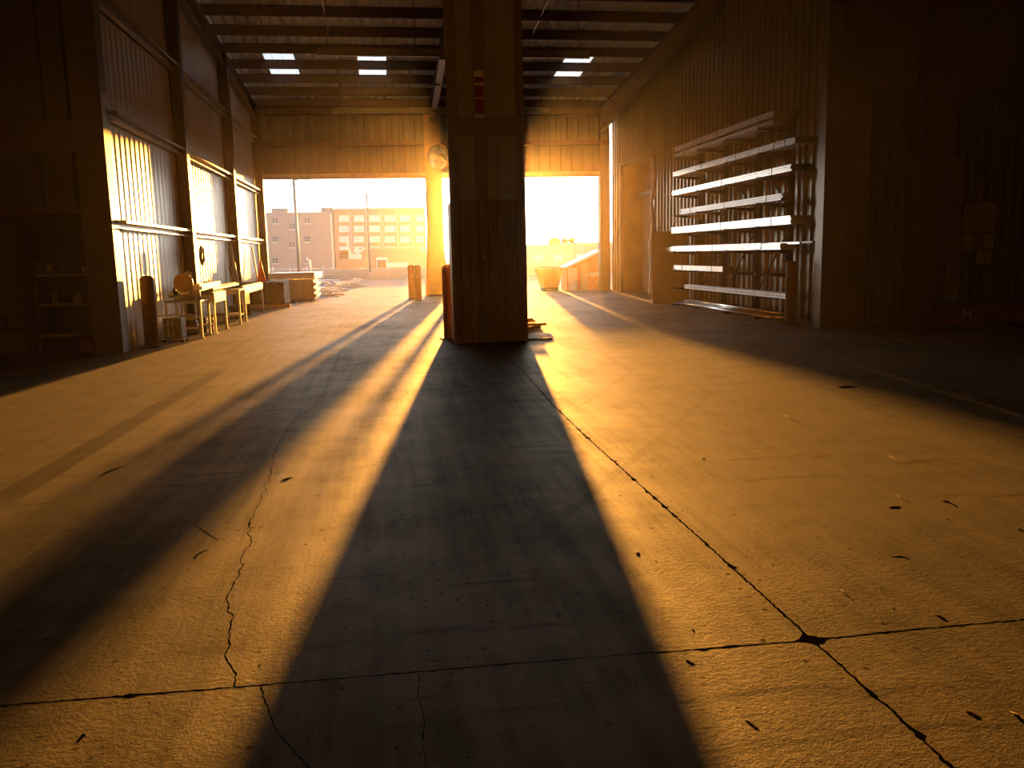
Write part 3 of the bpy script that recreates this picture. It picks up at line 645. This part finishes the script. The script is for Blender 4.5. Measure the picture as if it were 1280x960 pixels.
# sunlit stack behind it
q = MB(); q.box(0, .24, 0, 2.0, 0, .102); p0_ = None
rows_ = ('lowest', 'second', 'third', 'middle', 'fifth', 'sixth', 'topmost')
for k in range(7):
    for i in range(4):
        o = q.build('plank', m_woodw) if p0_ is None else p0_.copy()
        if p0_ is None: p0_ = o
        else: C.objects.link(o)
        o.location = (-3.6+i*.265+rd.uniform(-.01,.01)+(.07 if k % 2 else 0), 32.2+rd.uniform(-.9,-.5), .01+k*.104)
        tag(o, 'pale plank in the %s row of the sunlit stack behind the dark bundle' % rows_[k], 'plank', 'planks in the sunlit stack')
q = MB(); q.box(-1.2,.45,-.9,1.3,.76,.98); solo('foam_sheet', q, m_white, 'long white slab lying on top of the sunlit plank stack', 'slab', loc=(-2.95, 32.6, 0.02), rot=(0,0,R(-3)))
for i, (x_, y_, w_, l_, h_, rz, lab) in enumerate(((-2.4, 36, .5, 2.2, .3, 8, 'sunlit offcut in the low pile outside nearest the door'), (-2.6, 41, 1.0, 2.5, .45, -5, 'sunlit offcut in the middle pile farther out in the yard'), (-1.9, 46, 1.2, 2.5, .4, 12, 'pale offcut in the farthest pile in the yard'))):
    q0 = MB(); q0.box(-.08, .08, -l_/3, l_/3, 0, .05); o0 = None
    for k in range(14):
        a_ = rd.uniform(-.5,.5); px, py, pz = rd.uniform(-w_/2,w_/2), rd.uniform(-l_/4,l_/4), rd.uniform(.03,h_)
        if o0 is None: o0 = o = q0.build('offcut', m_woodw)
        else: o = o0.copy(); C.objects.link(o)
        o.location = (x_+px, y_+py, -.02+k*h_/14); o.rotation_euler = (rd.uniform(-.04,.04), rd.uniform(-.05,.05), R(rz)+a_)
        tag(o, lab, 'offcut', ('offcuts nearest the door', 'offcuts farther out', 'farthest offcuts')[i])
# traffic cone on the bundle
t = thing('traffic_cone', 'orange traffic cone standing on the dark lumber bundle', 'cone', (-3.93, 28.2, .81), R(10))
q = MB(); q.box(-.18,.18,-.18,.18,0,.03); q.build('base', m_cone, t, bevel=.01)
q = MB(); q.lathe([(.13,.03),(.028,.62),(.02,.63)], 24); q.build('cone_body', m_cone, t)
# scrap by pillar, right
for i, (x_, y_, z_, l_, rz, w_, lab) in enumerate(((2.55, 16.6, .0, .9, -62, .14, 'lowest offcut board behind the right side of the pillar'), (2.5, 16.7, .055, 1.0, -75, .12, 'second offcut board stacked behind the pillar'), (2.45, 16.6, .11, .95, -58, .1, 'third offcut board stacked behind the pillar'), (2.4, 16.75, .165, .8, -80, .14, 'topmost offcut board behind the pillar'))):
    q = MB(); q.box(-w_/2, w_/2, 0, l_, 0, .05); solo('offcut_board', q, m_wood, lab, 'board', 'offcuts behind the pillar', (x_-.3, y_, z_), (0,0,R(rz)))
p = fl(668, 425); q = MB(); q.prism([(-.15,0,0),(.2,-.03,0),(.34,.1,0),(.1,.12,0),(-.1,.1,0)], (0,0,.025)); solo('wood_splinter', q, m_chip, 'flat dark splinter at the right foot of the pillar', 'splinter', loc=(p.x, p.y, 0))
# ------------------------------------------------------------------ dark corner, left opening
t = thing('metal_cabinet', 'pale tall cabinet with shelves at the left edge', 'cabinet', (-6.55, 15.0, 0))
q = MB(); q.box(-.65,.65,-.02,.4,2.12,2.16); q.box(-.65,.65,-.02,.4,0,.04); q.box(-.65,-.62,-.02,.4,.04,2.12); q.box(.62,.65,-.02,.4,.04,2.12); q.box(-.62,.62,.37,.4,.04,2.12); q.build('carcass', m_panel2, t)
for z_ in (.42, 1.18): q = MB(); q.box(-.62,.62,-.01,.37,z_,z_+.04); q.build('shelf', m_dark, t)
q = MB(); q.box(-.62,.62,-.03,-.005,1.24,2.1); q.box(-.62,.62,-.03,-.005,.48,1.16); q.box(-.62,.62,-.03,-.005,.06,.4); q.build('door', m_panel2, t)
p = onY(14, 418, 14.9); q = MB(); q.box(-.06,.06,-.05,.05,0,.22); q.lathe([(.02,.22),(.02,.26)], 10); solo('spray_bottle', q, m_dark, 'small black container in front of the pale cabinet, on the low shelf', 'container', loc=(-6.2, 14.86, .46))
t = thing('shelving_unit', 'low dark shelving unit with odds and ends in the left opening', 'shelf', (-5.35, 15.6, 0))
for x_ in (-.5,.5): q = MB(); q.box(x_-.02,x_+.02,-.2,.2,0,1.6); q.build('side', m_dark, t)
for z_ in (.28,.8,1.3): q = MB(); q.box(-.48,.48,-.2,.2,z_,z_+.03); q.build('shelf', m_bol, t)
for i, (dx, z_, r_, h_, mm, lab) in enumerate(((-.3,1.33,.06,.16,m_galv2,'grey tin on the top shelf of the left opening, leftmost'), (-.1,1.33,.05,.14,mat('blue_tin',(.1,.18,.25),.4),'bluish tin on the top shelf in the left opening'), (.25,1.33,.06,.1,m_galv2,'short grey tin on the top shelf, nearest the jamb'), (.1,.83,.07,.18,m_grey,'grey tin on the middle shelf of the left opening'), (-.25,.83,.05,.2,m_paper2,'pale bottle on the middle shelf of the left opening'))):
    q = MB(); q.lathe([(r_,0),(r_,h_),(r_*.85,h_+.01),(r_*.3,h_+.012),(r_*.3,h_+.03)], 16); solo('paint_tin', q, mm, lab, 'tin', loc=(-5.35+dx, 15.55, z_))
t = thing('gas_can', 'red round fuel can on the floor in the left opening', 'can', (-5.0, 14.95, 0)); q = MB(); q.lathe([(.14,0),(.17,.05),(.17,.2),(.12,.3),(.05,.33)], 20); q.build('tank', m_red2, t); q = MB(); q.tube([(-.07,0,.3),(-.05,0,.38),(.05,0,.38),(.07,0,.3)], .012, 8); q.build('handle', m_red2, t); q = MB(); q.tube([(.08,0,.28),(.16,0,.38)], .018, 8); q.build('spout', m_dark, t)
# ------------------------------------------------------------------ dark corner, right facade
def notice(x0, x1, z0, z1, y, label, m_=None, t=None):
    q = MB(); q.box(x0, x1, y-.004, y, z0, z1); return solo('notice', q, m_ or m_paper2, label, 'notice')
t = thing('notice_board', 'dark board with pale sheets on the right facade', 'board', (11.2, 14.93, 1.1))
q = MB(); q.box(-.36,.38,-.01,.01,-.02,1.2); q.build('backing', m_dark, t)
for (a0,a1,b0,b1,mm) in ((-.33,-.02,.62,1.16,m_paper2), (0,.34,.62,1.16,m_paper2), (-.33,-.1,.28,.58,m_paper2), (-.07,.1,.3,.58,m_red2), (.12,.34,.3,.58,m_paper2), (.0,.3,.02,.27,m_paper2)):
    q = MB(); q.box(a0,a1,-.016,-.011,b0,b1); q.build('sheet', mm, t)
a_ = onY(1142, 325, 14.9); b_ = onY(1152, 305, 14.9); notice(a_.x, b_.x, a_.z, b_.z, 14.93, 'single small pale notice left of the notice board')
a_ = onY(1158, 380, 14.5); b_ = onY(1190, 195, 14.5)
q = MB(); q.bar((0,0,0), (.02,.1,b_.z-a_.z), .26, .03); solo('leaning_panel', q, m_panel2, 'tall pale narrow board leaning on the dark facade column', 'board', loc=(10.38, 14.45, a_.z-.01))
t = thing('tool_chest', 'long low red chest marked H against the right facade', 'chest', (11.4, 14.4, 0))
q = MB(); q.box(-1.25,1.6,-.25,.25,.05,.4); q.build('body', mat('dull_red', (.12,.012,.01), .5), t, bevel=.01)
q = MB(); q.box(-1.27,1.62,-.27,.27,.4,.44); q.build('lid', m_dark, t)
q = MB(); q.box(-1.0,-.96,-.256,-.25,.14,.32); q.box(-.86,-.82,-.256,-.25,.14,.32); q.box(-.96,-.86,-.256,-.25,.21,.25); q.build('letter', m_paper2, t)
q = MB(); q.box(-1.2,-1.1,-.2,.2,0,.05); q.box(1.4,1.5,-.2,.2,0,.05); q.build('foot', m_dark, t)
# fix the top of the board to the floor via a plinth (step ladder like stand)
q = MB(); q.box(-.22,.22,-.12,.12,0,a_.z-.012); solo('plinth', q, m_dark, 'dark box supporting the leaning pale board', 'box', loc=(10.4, 14.42, 0))
# ------------------------------------------------------------------ convex mirror on the far column
c = onY(543, 197, 31.7)
t = thing('convex_mirror', 'round convex mirror mounted above the far door column', 'mirror', c)
n_ = Vector((-.62,-.74,-.2)).normalized(); rotq = n_.to_track_quat('Z', 'Y').to_euler(); t.rotation_euler = rotq
q = MB(); r_ = .46; q.lathe([(r_*math.sin(R(a2)), .35*(math.cos(R(a2))-1)+.12) for a2 in range(90, 5, -8)], 32); q.build('mirror_dome', m_mirror, t)
q = MB(); q.lathe([(r_,-.25),(r_+.025,-.25),(r_+.03,-.2),(r_,-.18)], 32); q.build('rim', m_bolo, t)
q = MB(); q.tube([(0,0,-.24),(0.1,.1,-.5)], .02, 8); q.build('bracket', m_dark, t)
# ------------------------------------------------------------------ floor litter
def pebble(px, py, s_, label, mm=None, name='pebble'):
    p = fl(px, py); bm = bmesh.new(); bmesh.ops.create_icosphere(bm, subdivisions=2, radius=1); rr = random.Random(label)
    for v in bm.verts: v.co *= .75+.5*rr.random(); v.co.z = max(-.55, v.co.z)*.55
    me = bpy.data.meshes.new(name); bm.to_mesh(me); bm.free(); me.materials.append(mm or m_chip)
    o = bpy.data.objects.new(name, me); C.objects.link(o); s_ *= .75; o.scale = (s_, s_, s_*.35); o.location = (p.x, p.y, s_*.08); return tag(o, label, 'pebble', 'grit on the floor')
def stick(x0, y0, x1, y1, w_, label, name='wood_sliver', mm=None, bend=.0):
    w_ *= .32
    A = fl(x0, y0); B = fl(x1, y1); d = B-A; n = Vector((-d.y, d.x, 0)).normalized()*bend*d.length
    q = MB(); q.tube([(0,0,w_*.7), d*.33+n+Vector((0,0,w_*.8)), d*.66+n*.8+Vector((0,0,w_*.9)), d+Vector((0,0,w_*.6))], [w_*.4, w_, w_*.9, w_*.3], 6)
    return solo(name, q, mm or m_chip, label, 'sliver', 'slivers on the floor', loc=A)
stick(122,597,160,580,.011,'largest dark wood sliver, on the left sunlit floor', bend=.05)
stick(235,648,273,675,.0025,'thin pale straw lying inside the slanted shadow', 'straw', m_strw)
stick(352,600,366,596,.008,'small chip beside the crack, between the two dark shadows')
stick(1110,569,1142,586,.006,'long dark stick on the right sunlit floor')
stick(980,519,1000,529,.009,'dark sliver on the sunlit floor below the rack')
stick(1047,484,1070,482,.014,'flat chip near the edge of the right shadow', bend=.1)
stick(1120,619,1138,629,.006,'short stick just below the long dark stick')
stick(1174,625,1190,631,.007,'curled shred at the right, above the cracked joint', bend=.3)
stick(1110,634,1124,632,.005,'tiny shred left of the curled one at the right')
stick(1113,695,1140,702,.003,'bent piece of wire on the right floor', 'wire_scrap', m_strw, .4)
stick(1051,737,1064,748,.006,'dark splinter above the joint crossing')
stick(1168,768,1180,772,.005,'small splinter just above the cross joint at right')
stick(1205,888,1222,893,.004,'small dark chip low on the right floor')
stick(1262,890,1282,905,.009,'dry curled leaf at the bottom right edge', 'leaf_scrap', m_strw, .2)
stick(930,898,948,910,.003,'thin shred near the bottom beside the pillar shadow')
stick(856,824,868,829,.003,'thin chip just below the cross joint, beside the pillar shadow')
stick(246,698,262,686,.004,'thin curl inside the slanted shadow at the left', bend=.2)
for (px, py, s_, lab) in ((797,691,.014,'dark pebble beside the pillar shadow edge'), (820,701,.006,'tiny pebble right of the dark pebble'), (739,624,.012,'pebble on the edge of the pillar shadow'), (866,787,.007,'small pebble above the cross joint'), (879,573,.012,'small stone on the bright floor right of the joint'), (917,538,.012,'small stone farther up the bright right floor'), (105,918,.011,'dark pebble at the lower left corner'), (325,831,.006,'tiny pebble right of the left crack'), (1273,661,.014,'pebble at the right edge of the picture'), (1183,648,.008,'small pebble near the curled shred'), (382,566,.012,'pebble beside the crack in the slanted shadow'), (700,513,.018,'loose lump in the chipped joint, nearer the pillar'), (1116,760,.006,'tiny stone below the bent wire'), (660,860,.006,'tiny stone in the pillar shadow below the cross joint')):
    pebble(px, py, s_, lab)
# ------------------------------------------------------------------ outside
mb = MB(); mb.box(-120, 160, YF+.35, 60, -.3, -.02); struct('ground_yard', mb, m_asph)
mb = MB(); mb.box(-400, 500, 60, 600, -3.3, -3.0); struct('ground_street', mb, m_asph)
mb = MB(); mb.box(-120, 160, 60, 60.4, -3, .72)
for k in range(3): mb.box(-120, 160, 59.93, 60, .08+k*.22, .16+k*.22)
struct('wall_yard', mb, m_conc)
t = thing('guard_rail', 'steel guard rail above the yard wall at the left', 'railing', (-6.5, 58.6, 0))
q = MB(); q.tube([(-5,0,.82),(3.0,0,.82)], .04, 8); q.build('top_rail', m_white, t)
q = MB(); q.tube([(-5,0,.42),(3.0,0,.42)], .03, 8); q.build('lower_rail', m_white, t)
for k in range(7): q = MB(); q.tube([(-4.2+k*1.1,0,0),(-4.2+k*1.1,0,1.0)], .04, 8); q.build('post', m_white, t)
def pole(px, pyt, Y, r_, label, arm=None):
    b0 = onY(px, pyt, Y); t = thing('light_pole', label, 'pole', (b0.x, Y, 0)); q = MB(); q.tube([(0,0,0),(0,0,b0.z)], [r_*1.3, r_], 10); q.build('shaft', m_grey, t)
    q = MB(); q.lathe([(r_*2,0),(r_*2,.5)], 12); q.build('footing', m_conc, t)
    if arm: q = MB(); q.tube([(0,0,b0.z-.1),(arm*.6,0,b0.z+.1),(arm,0,b0.z+.05)], .05, 8); q.build('arm', m_grey, t); q = MB(); q.box(arm-.3,arm+.1,-.12,.12,b0.z-.05,b0.z+.06); q.build('lamp_head', m_grey, t)
pole(367, 224, 57, .09, 'tall light pole outside, in front of the grey brick block', .9)
pole(458, 238, 59, .06, 'thin pole outside, in front of the brick apartment block')
q = MB(); q.tube([(0,0,0),(.05,0,.9),(0,0,1.35),(-.18,0,1.5)], [.08,.08,.1,.12], 10); solo('yard_post', q, m_white, 'short curved post beside the guard rail', 'post', loc=(onY(387,340,55).x, 55, 0))
q = MB(); q.prism([(-1.2,0,0),(1.4,0,0),(1.5,0,.25),(-.9,0,.35)], (0,1.2,0)); solo('covered_pallet', q, mat('blue_tarp', (.3,.35,.5), .5), 'bluish covered load lying in the yard', 'tarp', loc=(onY(390,352,50).x, 50, -.02))
# grey brick block + red brick apartment
def window_part(t, x0, x1, z0, z1, y, pale, k=0, sill=True):
    q = MB(); q.box(x0, x1, y-.06, y, z0, z1); w_ = q.build('window', m_winpale if pale else m_glassd, t)
    q = MB(); q.box(x0-.15, x1+.15, y-.25, y, z0-.28, z0); q.build('sill', m_white, w_)
    q = MB(); q.box((x0+x1)/2-.05, (x0+x1)/2+.05, y-.1, y-.06, z0, z1); q.box(x0, x1, y-.1, y-.06, (z0+z1)/2-.04, (z0+z1)/2+.04); q.build('mullion', m_white, w_)
YB = 220
t = thing('brick_building', 'grey brown brick block with small windows, left across the street', 'building', (0, YB, -3))
xa = onY(300, 268, YB).x; xb = onY(416, 268, YB).x; zt = onY(370, 267, YB).z+3
q = MB(); q.box(xa, xb, 0, 16, 0, zt); q.build('wall', m_brickg, t)
q = MB(); q.box(xa-.1, xb+.1, -.15, 16, zt, zt+.35); q.build('parapet', m_conc, t)
for (pa_, pb_, pt) in ((337,358,259), (400,415,258)):
    p1_ = onY(pa_, 268, YB); p2_ = onY(pb_, pt, YB); q = MB(); q.box(p1_.x, p2_.x, 4, 8, zt, p2_.z+3); q.build('rooftop_unit', m_grey, t)
for (cx, ys_) in ((326,(279,302)), (344,(279,302,329)), (365,(286,309)), (384,(279,302,329))):
    for yy in ys_:
        w0 = onY(cx-3, yy, YB); w1 = onY(cx+3, yy-6, YB); window_part(t, w0.x, w1.x, w0.z+3, w1.z+3, 0, False)
p1_ = onY(415, 300, YB); q = MB(); q.box(p1_.x-.2, p1_.x+.35, -.4, 0, 0, zt-.3); q.build('downpipe', m_white, t)
t = thing('apartment_building', 'red brick apartment block with rows of pale windows', 'building', (0, YB, -3))
xa = onY(417, 268, YB).x; xb = onY(531, 268, YB).x; zt = onY(470, 262, YB).z+3
q = MB(); q.box(xa, xb, -1.0, 18, 0, zt); q.build('wall', m_bricko, t)
q = MB(); q.box(xa-.2, xb+.2, -1.2, 18, zt, zt+.4); q.build('parapet', m_conc, t)
cols = ((424,436),(442.5,455),(462,475),(481,494),(500,512),(520,529)); rows = ((269,276),(282,289),(295,302),(308,314))
for (c0, c1) in cols:
    for (r0, r1) in rows:
        w0 = onY(c0, r1, YB-1); w1 = onY(c1, r0, YB-1); window_part(t, w0.x, w1.x, w0.z+3, w1.z+3, -1.0, True)
for px in (439, 459, 478, 497, 516): p1_ = onY(px, 300, YB-1); q = MB(); q.box(p1_.x-.25, p1_.x+.25, -1.25, -1, zt-12, zt-.5); q.build('pilaster', m_conc, t)
p1_ = onY(450, 312, 190); p2_ = onY(526, 312, 190); t = thing('annex_building', 'low flat orange brick annex before the apartment block', 'building', (0, 190, -3))
q = MB(); q.box(p1_.x, p2_.x, 0, 10, 0, p1_.z+3); q.build('wall', m_bricko, t); q = MB(); q.box(p1_.x-.2, p2_.x+.2, -.2, 10, p1_.z+3, p1_.z+3.4); q.build('parapet', m_conc, t)
q = MB(); q.box(p2_.x-9, p2_.x-3, -.05, 0, 2.2, 3.2); q.build('window', m_winpale, t)
t = thing('tree', 'small bare crown behind the left roofs', 'tree', (onY(672, 300, 260).x, 260, -3))
# trucks in the street
YT = 110
pA = onY(424, 313, YT); pB = onY(434, 323, YT); pC = onY(450, 335, YT)
t = thing('truck', 'truck with brown box and white crane behind the yard wall', 'truck', (pA.x, YT, -3))
q = MB(); q.box(0, 1.1, 0, 2.2, pB.z+3, pA.z+3); q.build('box', m_bol, t)
q = MB(); q.box(1.1, 2.6, .2, 2, pB.z+2.9, pA.z+2.5); q.bar((1.3,1,pA.z+2.5),(1.0,1,pA.z+4), .3, .3); q.bar((1.9,1,pA.z+2.4),(3.1,1,pA.z+3.2),.25,.25); q.build('crane', m_white, t)
q = MB(); q.box(2.3, 3.2, .1, 2.1, .8, 3.1); q.build('cab', m_white, t); q = MB(); q.box(0, 3, .1, 2.1, .7, 1.1); q.build('chassis', m_grey, t)
for xw in (.4, 1.3, 2.7):
    q = MB(); q.tube([(xw,-.0,.5),(xw,.3,.5)], .5, 16); q.build('wheel', m_rubber, t)
pA = onY(470, 322, 100); pB = onY(484, 322, 100)
t = thing('van', 'white van parked behind the yard wall', 'van', (pA.x, 100, -3)); w_ = pB.x-pA.x
q = MB(); q.box(0, w_, 0, 3.5, .5, pA.z+3); q.build('body', m_winpale, t, bevel=.1); q = MB(); q.box(.15, w_-.15, -.03, 0, pA.z+1.8, pA.z+2.7); q.build('windscreen', m_glassd, t)
for xw in (.15, w_-.35): q = MB(); q.tube([(xw,.5,.35),(xw+.2,.5,.35)], .35, 14); q.build('wheel', m_rubber, t)
# right: low warehouse, tree, pole
bpy.data.objects.remove(bpy.data.objects['tree'])
t = thing('warehouse', 'long low pale warehouse seen through the right opening', 'building', (0, 150, -3)); p1_ = onY(600, 307, 150); p2_ = onY(800, 307, 150)
q = MB(); q.box(p1_.x, p2_.x, 0, 30, 0, onY(650, 307, 150).z+3); q.build('wall', m_conc, t)
q = MB(); q.box(p1_.x-.3, p2_.x+.3, -.5, 30, onY(650, 307, 150).z+3, onY(650,306.4,150).z+3.0); q.build('roof', m_white, t)
for k in range(7): q = MB(); xx = p1_.x+2+k*3.7; q.box(xx, xx+1.8, -.06, 0, 3.2, 4.2); q.build('window', m_winpale, t)
q = MB(); xq = onY(722, 303, 150); q.box(xq.x, p2_.x, 2, 20, p1_.z+3, xq.z+3); q.build('upper_storey', m_conc, t)
p = onY(703, 300, 195); t = thing('tree', 'low rounded tree above the warehouse roof line', 'tree', (p.x, 195, -3))
q = MB(); q.tube([(0,0,0),(0,0,p.z+2)], [.25,.15], 8); q.build('trunk', m_woodd, t)
bm = bmesh.new()
for k in range(9):
    mtx = Matrix.Translation((rd.uniform(-2.4,2.4), rd.uniform(-1,1), p.z+3-.4+rd.uniform(-.3,.3))); bmesh.ops.create_icosphere(bm, subdivisions=2, radius=rd.uniform(.6,1.0), matrix=mtx)
for v in bm.verts: v.co += Vector((rd.uniform(-.12,.12), rd.uniform(-.12,.12), rd.uniform(-.12,.12)))
me = bpy.data.meshes.new('crown'); bm.to_mesh(me); bm.free(); me.materials.append(m_leaf); o = bpy.data.objects.new('crown', me); C.objects.link(o); o.parent = t
pole(718, 285, 58, .05, 'thin pole seen through the right opening')
# hopper + slant-topped bin outside the right door
Yh = 34.2; hl = onY(672, 340, Yh).x; hr = onY(705, 340, Yh).x; hz = onY(690, 334, Yh).z
t = thing('tipping_hopper', 'yellowish tapered hopper outside the right opening', 'hopper', ((hl+hr)/2, Yh+.5, -.02)); w2 = (hr-hl)/2
q = MB(); q.prism([(-w2,-.4,hz),(w2,-.4,hz),(w2*.6,-.4,.12),(-w2*.5,-.4,.12)], (0,.9,0)); q.build('bin', m_bolo, t)
q = MB(); q.box(-w2-.03,w2+.03,-.43,.53,hz-.06,hz); q.build('rim', m_wood, t)
for x_ in (-w2*.5,0,w2*.45): q = MB(); q.bar((x_*1.4,-.42,hz-.05),(x_,-.42,.12), .04, .03); q.build('rib', m_wood, t)
q = MB(); q.box(-w2*.5,w2*.6,-.35,.45,0,.12); q.build('skid', m_dark, t)
xa = onY(709, 340, Yh).x; xb = onY(750, 340, Yh).x; za = onY(709, 334, Yh).z; zb = onY(748, 314, Yh).z
t = thing('lean_to_bin', 'slant topped bin with white post outside the right opening', 'bin', (xa, Yh, -.02)); W = xb-xa
q = MB(); q.prism([(.0,0,0),(W,0,0),(W,0,zb-.03),(0.,0,za-.03)], (0,1.2,0)); q.build('body', m_bolo, t)
q = MB(); q.bar((-.1,.6,za-.02),(W+.1,.6,zb+.06), 1.4, .07, up=(0,0,1)); q.build('lid', m_white, t)
q = MB(); q.box(.03,.4,-.06,0,.0,za-.02); q.build('post', m_white, t); q = MB(); q.box(.55,.85,-.06,0,0,za+.15); q.build('board', m_wood, t); q = MB(); q.box(.9,W,-.08,0,.55,.7); q.build('rail', m_woodw, t)
# ------------------------------------------------------------------ haze
def haze(name, pts_lo, zf, mat_, label):
    q = MB(); n = len(pts_lo)
    q.add([(x_, y_, z_) for x_, y_, z_ in pts_lo]+[(x_, y_, zf(y_)) for x_, y_, z_ in pts_lo], [tuple(range(n-1,-1,-1)), tuple(range(n,2*n))]+[(i,(i+1)%n,n+(i+1)%n,n+i) for i in range(n)])
    return tag(q.build(name, mat_), label, 'haze', kind='stuff')
def volmat(name, dens, an, col=(1,1,1)):
    m = bpy.data.materials.new(name); m.use_nodes = True; N = m.node_tree.nodes; L = m.node_tree.links; N.remove(N['Principled BSDF'])
    v = N.new('ShaderNodeVolumeScatter'); v.inputs['Density'].default_value = dens; v.inputs['Anisotropy'].default_value = an; v.inputs['Color'].default_value = (*col,1)
    L.new(v.outputs[0], N['Material Output'].inputs['Volume']); return m
HZI, HZA = .00055, .95
haze('glare_haze', [(-13.9,-7.9,.002),(17.9,-7.9,.002),(17.9,YF+.3,.002),(-13.9,YF+.3,.002)], lambda y: roofz(y)+.1, volmat('indoor_glare', HZI, HZA, (1,.84,.7)), 'thin golden haze added in the hall for the glare around the sun')  # scatter volume added to give the lens glare around the low sun
haze('outdoor_glare', [(-60,YF+.5,.0),(90,YF+.5,.0),(90,230,.0),(-60,230,.0)], lambda y: 25, volmat('outdoor_glare', .00012, .75), 'haze added over the yard and street for their glare wash')  # volume added for the pale flare wash on the buildings
# ------------------------------------------------------------------ sun and sky
AZ, EL = R(6.8), R(2.6)
sd = Vector((math.sin(AZ)*math.cos(EL), math.cos(AZ)*math.cos(EL), math.sin(EL)))
ld = bpy.data.lights.new('sun', 'SUN'); ld.energy = 21; ld.angle = R(.8); ld.color = (1.0, .405, .055)
lo = bpy.data.objects.new('sun', ld); C.objects.link(lo); lo.rotation_euler = sd.to_track_quat('Z', 'Y').to_euler(); lo.location = (0,0,12)
w = bpy.data.worlds.new('World'); SC.world = w; w.use_nodes = True; N = w.node_tree.nodes; L = w.node_tree.links
N.clear()
out = N.new('ShaderNodeOutputWorld'); bg = N.new('ShaderNodeBackground'); L.new(bg.outputs[0], out.inputs[0])
tc = N.new('ShaderNodeTexCoord'); sp = N.new('ShaderNodeSeparateXYZ'); L.new(tc.outputs['Generated'], sp.inputs[0])
dot = N.new('ShaderNodeVectorMath'); dot.operation = 'DOT_PRODUCT'; dot.inputs[1].default_value = sd; nm = N.new('ShaderNodeVectorMath'); nm.operation = 'NORMALIZE'
L.new(tc.outputs['Generated'], nm.inputs[0]); L.new(nm.outputs[0], dot.inputs[0])
r1 = N.new('ShaderNodeValToRGB'); e = r1.color_ramp.elements
e[0].position = 0; e[0].color = (1.0,.94,.82,1); e[1].position = .75; e[1].color = (.17,.2,.25,1)
k = r1.color_ramp.elements.new(.12); k.color = (.97,.93,.85,1); k = r1.color_ramp.elements.new(.3); k.color = (.42,.46,.52,1)
L.new(sp.outputs[2], r1.inputs[0])
def mth(op, a_, b_):
    n = N.new('ShaderNodeMath'); n.operation = op
    for i, q in enumerate((a_, b_)):
        if isinstance(q, (int, float)): n.inputs[i].default_value = q
        else: L.new(q, n.inputs[i])
    return n.outputs[0]
d0 = mth('MAXIMUM', dot.outputs['Value'], 0.0)
# brighter towards the sun side of the sky, dimmer behind
side = mth('ADD', mth('MULTIPLY', mth('POWER', d0, 6), 3.6), 2.5)
glow = mth('ADD', mth('MULTIPLY', mth('POWER', d0, 60), 3.0), mth('MULTIPLY', mth('POWER', d0, 900), 12.0))
mulc = N.new('ShaderNodeVectorMath'); mulc.operation = 'SCALE'; L.new(r1.outputs[0], mulc.inputs[0]); L.new(side, mulc.inputs['Scale'])
gc = N.new('ShaderNodeVectorMath'); gc.operation = 'SCALE'; gc.inputs[0].default_value = (1.0,.82,.55); L.new(glow, gc.inputs['Scale'])
ad = N.new('ShaderNodeVectorMath'); ad.operation = 'ADD'; L.new(mulc.outputs[0], ad.inputs[0]); L.new(gc.outputs[0], ad.inputs[1])
L.new(ad.outputs[0], bg.inputs[0]); bg.inputs[1].default_value = 1.0
# ------------------------------------------------------------------ camera + render settings
cd = bpy.data.cameras.new('camera'); cam = bpy.data.objects.new('camera', cd); C.objects.link(cam)
mw = M.to_4x4(); mw.translation = (0, 0, CH); cam.matrix_world = mw
cd.sensor_width = 36; cd.lens = 36*F/1280; cd.clip_end = 2000; cd.clip_start = .05
SC.camera = cam
SC.view_settings.view_transform = 'Standard'; SC.view_settings.look = 'None'; SC.view_settings.gamma = 1; SC.view_settings.use_curve_mapping = False
SC.view_settings.exposure = 0
cy = SC.cycles; cy.use_denoising = True; cy.max_bounces = 8; cy.diffuse_bounces = 3; cy.glossy_bounces = 4; cy.volume_bounces = 0; cy.transparent_max_bounces = 12
cy.sample_clamp_indirect = 6; cy.caustics_reflective = False; cy.caustics_refractive = False
